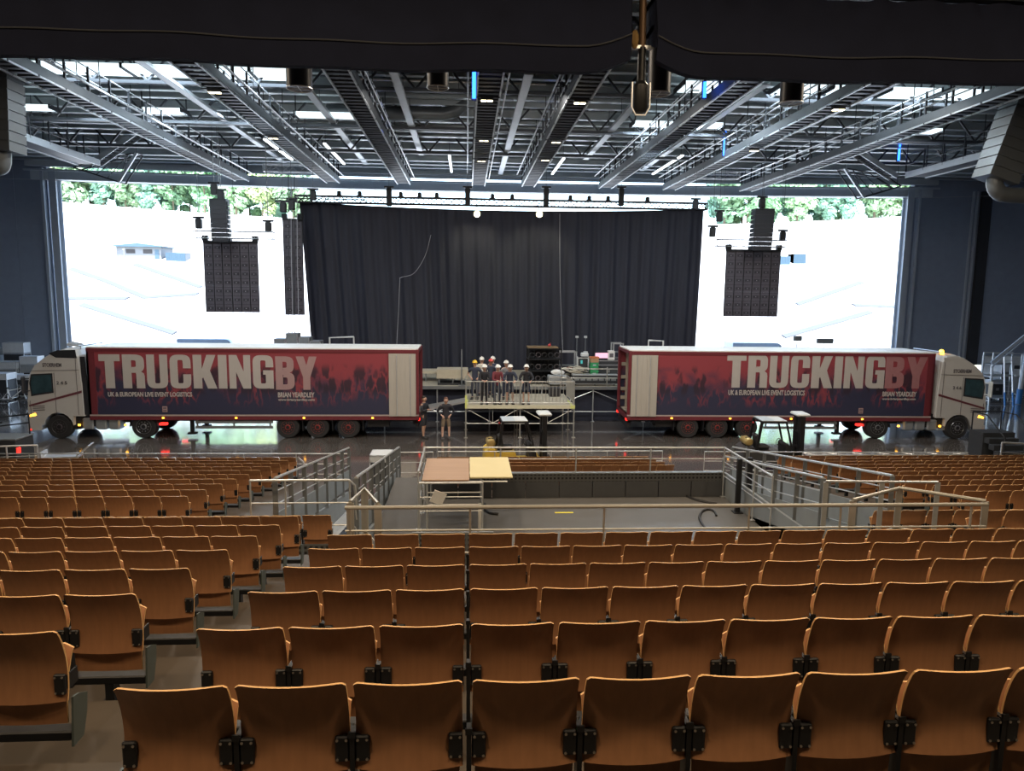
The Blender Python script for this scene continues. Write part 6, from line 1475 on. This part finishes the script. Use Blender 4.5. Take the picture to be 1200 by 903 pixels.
# small trusses lying across near the stage ends
for k, (p0, p1) in enumerate((((308, 200), (368, 198)), ((815, 208), (866, 212)))):
    a, c = at_y(*p0, 43), at_y(*p1, 43); t = thing('lighting_truss', 'short pale truss hanging under the roof on the %s' % ('left', 'right')[k], 'truss', (a.x, 43, a.z)); truss_mb(c.x - a.x, .4, .45, .035).build('truss', ALU, t, True); MB().tube((.4, .2, .4), (.4, .2, RZ(43) - .003 - a.z), .012, 4).tube((c.x - a.x - .4, .2, .4), (c.x - a.x - .4, .2, RZ(43) - .003 - a.z), .012, 4).build('cable', GALVD, t)
# ribbed ducts at both sides
def ribbed(label, top, bot, w_, d_, Y, n, elbow):
    a, c = at_y(*top, Y), at_y(*bot, Y); t = thing('ribbed_duct', label, 'duct', (c.x, Y, c.z)); dv = a - c; b2 = MB()
    for k in range(n): 
        q0, q1 = dv * (k / n), dv * ((k + .86) / n); b2.bar(q0, q1, w_, d_, 0, up=(0, 1, 0)); b2.bar(q1, dv * ((k + 1) / n), w_ * .93, d_ * .93, 0, up=(0, 1, 0))
    b2.build('duct', DUCTM, t)
    s_ = elbow; MB().path(catmull([(0, 0, .15), (0, 0, -.1), (s_ * .12, 0, -.32), (s_ * .45, 0, -.45), (s_ * 1.6, 0, -.47)], 6), .26, 16).build('elbow', DUCTM, t, True)
    MB().tube(dv, dv + Vector((0, 0, max(.2, RZ(Y) - .003 - a.z))), .05, 6).build('hanger', CATD, t)
ribbed('big ribbed pale duct coming down at the far right below the roof', (1206, 108), (1166, 212), 1.1, .9, 24, 9, 1)
ribbed('big ribbed pale duct coming down at the far left below the roof', (-2, 70), (2, 178), 1.0, .9, 24, 9, -.25)
# ------------------------------------------------------------------ people
def skin_mesh(name, verts, edges, radii, root, levels=1, m=None):
    me = bpy.data.meshes.new(name); me.from_pydata([tuple(v) for v in verts], edges, []); o = bpy.data.objects.new(name, me); COL.objects.link(o)
    sm = o.modifiers.new('skin', 'SKIN'); sm.use_smooth_shade = True; sm.branch_smoothing = .3
    me.skin_vertices  # layer made by the modifier
    for i, r_ in enumerate(radii):
        sv = me.skin_vertices[0].data[i]; sv.radius = (r_, r_) if not isinstance(r_, tuple) else r_; sv.use_root = (i == root)
    sb = o.modifiers.new('sub', 'SUBSURF'); sb.levels = levels; sb.render_levels = levels
    dg = bpy.context.evaluated_depsgraph_get(); dg.update(); out = bpy.data.meshes.new_from_object(o.evaluated_get(dg))
    bpy.data.objects.remove(o); bpy.data.meshes.remove(me)
    out.materials.clear()
    if m: out.materials.append(m)
    out.polygons.foreach_set('use_smooth', [True] * len(out.polygons)); out.name = name
    return out
class Sk:
    def __init__(s): s.v = []; s.e = []; s.r = []
    def add(s, p, r, parent=None):
        s.v.append(Vector(p)); s.r.append(r); i = len(s.v) - 1
        if parent is not None: s.e.append((parent, i))
        return i
def person(label, loc, rz, pose, skin, top, legs, hat, shorts=False, H=1.0, hair=HAIRM, longsleeve=True, hatm=None):
    """local frame: the person faces -y; feet on z=0"""
    t = thing('person', label, 'person', loc, rz); t.scale = (H, H, H)
    lean = pose.get('lean', 0.)                         # forward bend of the trunk
    def tk(z, x=0, y=0):                                 # trunk point bent about the hip
        dz = z - .95; return Vector((x, y - math.sin(lean) * dz, .95 + math.cos(lean) * dz))
    st = pose.get('stance', .11); kn = pose.get('knee', .0); hy = pose.get('hipback', 0.)
    off = Vector((0, hy, 0)); J = {}
    J['pel'] = Vector((0, 0, .95)) + off
    for nm, z, y in (('sp', 1.12, 0), ('ch', 1.32, 0), ('nk', 1.49, .0), ('hd', 1.565, -.015), ('hm', 1.645, -.02), ('ht', 1.73, -.01)):
        J[nm] = tk(z, 0, y) + off
    nod = pose.get('nod', 0.); J['hd'] += Vector((0, -nod * .03, 0)); J['hm'] += Vector((0, -nod * .07, -nod * .01)); J['ht'] += Vector((0, -nod * .11, -nod * .02))
    for s_, sd in ((1, 'R'), (-1, 'L')):
        J['hip' + sd] = Vector((s_ * .085, 0, .88)) + off
        f = pose.get('step' + sd, 0.)
        J['kn' + sd] = Vector((s_ * (st * .95), -kn + f * .5, .49)); J['an' + sd] = Vector((s_ * st, .02 + f, .085)); J['toe' + sd] = Vector((s_ * (st + .035), -.15 + f, .035)); J['hl' + sd] = Vector((s_ * st, .06 + f, .04))
        J['sh' + sd] = tk(1.43, s_ * .175) + off
        el, wr = pose['arm' + sd]; J['el' + sd] = Vector(el); J['wr' + sd] = Vector(wr)
    b = Sk(); i = {}
    i['pel'] = b.add(J['pel'], (.135, .105)); i['sp'] = b.add(J['sp'], (.125, .095), i['pel']); i['ch'] = b.add(J['ch'], (.15, .105), i['sp'])
    yk = tk(1.415) + off; i['yk'] = b.add(yk, (.115, .085), i['ch']); i['nk'] = b.add(J['nk'], .052, i['yk']); i['hd'] = b.add(J['hd'], .072, i['nk']); i['hm'] = b.add(J['hm'], (.092, .108), i['hd']); i['ht'] = b.add(J['ht'], (.080, .094), i['hm'])
    fw = Vector((0, -1, 0)); nose = b.add(J['hm'] + fw * .122 + Vector((0, 0, -.015)), .014, i['hm'])
    for s_ in (1, -1): b.add(J['hm'] + Vector((s_ * .098, .012, -.01)), (.012, .022), i['hm'])
    for s_, sd in ((1, 'R'), (-1, 'L')):
        h = b.add(J['hip' + sd], .092, i['pel']); k = b.add(J['kn' + sd], .056, h); cm = b.add(J['kn' + sd].lerp(J['an' + sd], .35) + Vector((0, .015, 0)), .054, k); a = b.add(J['an' + sd], .034, cm); b.add(J['hl' + sd] + Vector((0, -.02, .015)), .024, a); b.add(J['toe' + sd] + Vector((0, .04, .01)), (.026, .016), a)
        s0 = b.add(J['sh' + sd], .062, i['yk']); e = b.add(J['el' + sd], .042, s0); fm = b.add(J['el' + sd].lerp(J['wr' + sd], .3), .041, e); w_ = b.add(J['wr' + sd], .027, fm)
        d = (J['wr' + sd] - J['el' + sd]).normalized(); side = Vector((1, 0, 0)) - d * d.x
        if side.length < .2: side = Vector((0, 0, 1)) - d * d.z
        side.normalize(); nrm = d.cross(side).normalized()
        if nrm.z > 0: nrm = -nrm
        pm = b.add(J['wr' + sd] + d * .055, (.038, .018), w_)
        for q, (off_, ln) in enumerate(((-.033, .062), (-.011, .074), (.011, .07), (.033, .054))):
            base = J['wr' + sd] + d * .095 + side * off_; f0 = b.add(base, .0095, pm); f1 = b.add(base + d * ln * .45 + nrm * .012, .0085, f0); b.add(base + d * ln * .75 + nrm * .04, .0075, f1)
        th = J['wr' + sd] + d * .045 - side * s_ * .042; f0 = b.add(th, .0105, pm); b.add(th + d * .04 - side * s_ * .012 + nrm * .012, .009, f0)
    link_mesh('body', skin_mesh('body', b.v, b.e, b.r, 0, 1, skin), t)
    # clothes follow the same joints, a little wider
    c = Sk(); p_ = c.add(J['pel'] + Vector((0, 0, -.15)), (.160, .128)); p0 = c.add(J['pel'] + Vector((0, 0, -.01)), (.160, .128), p_); p1 = c.add(J['sp'], (.15, .115), p0); p2 = c.add(J['ch'], (.17, .125), p1); p3 = c.add(yk, (.14, .108), p2); c.add(J['nk'] + (yk - J['nk']) * .1, .066, p3)
    for sd in 'RL':
        a = c.add(J['sh' + sd], .086 if longsleeve else .098, p3); e = c.add(J['el' + sd] if longsleeve else J['sh' + sd].lerp(J['el' + sd], .75), .058 if longsleeve else .074, a)
        if longsleeve: c.add(J['el' + sd].lerp(J['wr' + sd], .88), .042, e)
    link_mesh('jacket' if longsleeve else 'shirt', skin_mesh('jacket', c.v, c.e, c.r, 0, 1, top), t)
    c = Sk(); p_ = c.add(J['sp'], (.135, .104)); p0 = c.add(J['pel'], (.148, .118), p_)
    for sd in 'RL':
        h = c.add(J['hip' + sd], .108, p0); k = c.add(J['kn' + sd] if not shorts else J['kn' + sd].lerp(J['hip' + sd], .05), .075, h)
        if not shorts: c.add(J['an' + sd] + Vector((0, 0, .02)), .058, k)
    link_mesh('shorts' if shorts else 'trousers', skin_mesh('trousers', c.v, c.e, c.r, 0, 1, legs), t)
    for sd in 'RL':
        q = J['an' + sd]; bb = MB().prism([(.085, 0), (.085, .09), (.03, .13), (-.03, .12), (-.10, .07), (-.19, .055), (-.21, .03), (-.20, 0)], 'x', -.056, .056)
        bb.v = [(x + q.x + (.02 if sd == 'R' else -.02) * (1 if y < -.1 else 0), y + q.y - .02, max(0.002, z)) for x, y, z in bb.v]; bb.build('shoe', SHOEM, t)
    hm = J['hm']
    for s_ in (1, -1): MB().sphere(hm + Vector((s_ * .033, -.094, .012)), .011, 8, 6).build('eye', EYEM, t)
    MB().cbox(hm + Vector((0, -.094, -.052)), (.045, .012, .010), 0, None, .003).build('mouth', mat('lip', (.32, .12, .10), .5), t)
    hs = MB().sphere((0, 0, 0), .1, 14, 10, 0, (.90, 1.04, .95))
    hs.v = [(x, y + .012 if y > -.02 else y * .75, z if z > -.02 or y > .03 else -.02) for x, y, z in hs.v]; hs.v = [(x + hm.x, y + hm.y + .012, z + hm.z + .045) for x, y, z in hs.v]; hs.build('hair', hair, t, True)
    if hat:
        h_ = MB().lathe([(.001, .115), (.05, .108), (.09, .08), (.112, .035), (.116, 0), (.135, -.006), (.137, -.014), (.108, -.012)], (0, 0, 0), 'z', 18); h_.v = [(x, y * 1.12 - (.03 if (y < -.1 and z < .0) else 0), z) for x, y, z in h_.v]
        h_.box(-.012, .012, -.11, .11, .06, .122); tl = pose.get('tilt', 0)
        o = h_.build('hard_hat', hat, t, True, hm + Vector((0, .0, .062))); o.rotation_euler.x = -nod * .25 + tl
    return t
def arms(kind):
    if kind == 'rail': return dict(armR=((.23, -.13, 1.13), (.08, -.32, 1.10)), armL=((-.23, -.13, 1.13), (-.07, -.33, 1.11)))
    if kind == 'railwide': return dict(armR=((.30, -.10, 1.16), (.20, -.31, 1.08)), armL=((-.30, -.10, 1.16), (-.20, -.31, 1.08)))
    if kind == 'down': return dict(armR=((.24, .03, 1.15), (.25, -.05, .90)), armL=((-.24, .03, 1.15), (-.25, -.05, .90)))
    if kind == 'hips': return dict(armR=((.34, .08, 1.17), (.18, -.06, 1.02)), armL=((-.34, .08, 1.17), (-.18, -.06, 1.02)))
    if kind == 'fold': return dict(armR=((.25, -.06, 1.18), (.0, -.22, 1.24)), armL=((-.25, -.06, 1.18), (.02, -.20, 1.20)))
    if kind == 'face': return dict(armR=((.26, -.08, 1.2), (.10, -.2, 1.42)), armL=((-.25, -.05, 1.17), (-.02, -.2, 1.2)))
def on(px, py): p = at_z(px, py, WZ); return (p.x, p.y, WZ)
FY = WY0 + .36
px_x = lambda px: at_y(px, 460, FY).x
person('person in black with white hard hat, leftmost of four leaning on the guard rail', (px_x(567.5), FY, WZ), 0, dict(lean=.16, hipback=.04, nod=.4, **arms('rail')), SKIN[0], CLB, CLB, HATW, H=.96)
person('person in maroon shirt and white hard hat leaning on the guard rail', (px_x(582.5), FY, WZ), math.radians(14), dict(lean=.16, hipback=.04, nod=.3, **arms('rail')), SKIN[0], CLR, DENIM, HATW, H=.96)
person('person in navy top and white hard hat with both forearms spread on the guard rail', (px_x(597.5), FY, WZ), 0, dict(lean=.2, hipback=.06, nod=.3, stance=.13, **arms('railwide')), SKIN[0], CLN, CLN, HATW, H=.97, shorts=True)
person('person in black with pale shins leaning on the guard rail, rightmost on the platform', (px_x(616.5), FY, WZ), math.radians(-4), dict(lean=.18, hipback=.05, nod=.7, **arms('railwide')), SKIN[0], CLB, CLN, HATW, H=.97, shorts=True)
person('person in navy with a yellow hard hat standing at the left back of the crew', (at_y(556.5, 440, 31.9).x, 31.9, WZ), math.radians(-10), dict(nod=.2, **arms('hips')), SKIN[0], CLN, CLN, HATY, H=.98, longsleeve=False)
person('person in a cream shirt and white hard hat behind the yellow helmet', (at_y(564.5, 430, 33.1).x, 33.1, WZ), math.radians(5), dict(**arms('hips')), SKIN[0], CLW, CLG, HATW, H=1.0)
person('person in navy with a red hard hat at the back of the crew', (at_y(575, 430, 32.6).x, 32.6, WZ), math.radians(8), dict(nod=.4, **arms('down')), SKIN[1], CLN, CLN, HATR, H=.98)
person('person with a white hard hat half hidden behind the red helmet', (at_y(577.5, 425, 33.4).x, 33.4, WZ), 0, dict(**arms('fold')), SKIN[0], CLN, CLB, HATW, H=1.0)
person('person with a white hard hat and pale collar behind the navy top at the rail', (at_y(594, 430, 31.9).x - .03, 31.9, WZ), math.radians(-6), dict(nod=.3, **arms('face')), SKIN[0], CLG, CLN, HATW, H=.98)
p = at_z(497, 513.5, 0); person('person in black shorts standing on the floor close behind the left trailer', (p.x, p.y, 0), math.radians(60), dict(stepR=.08, stepL=-.06, **arms('fold')), SKIN[1], CLB, CLB, None, shorts=True, H=1.03)
p = at_z(522.5, 514.5, 0); person('bareheaded person in khaki shorts standing on the floor left of the work platform', (p.x, p.y, 0), math.radians(10), dict(nod=.4, stance=.14, **arms('hips')), SKIN[0], CLB, KHAKI, None, shorts=True, H=1.02, hair=mat('brown_hair', (.12, .05, .03), .6))
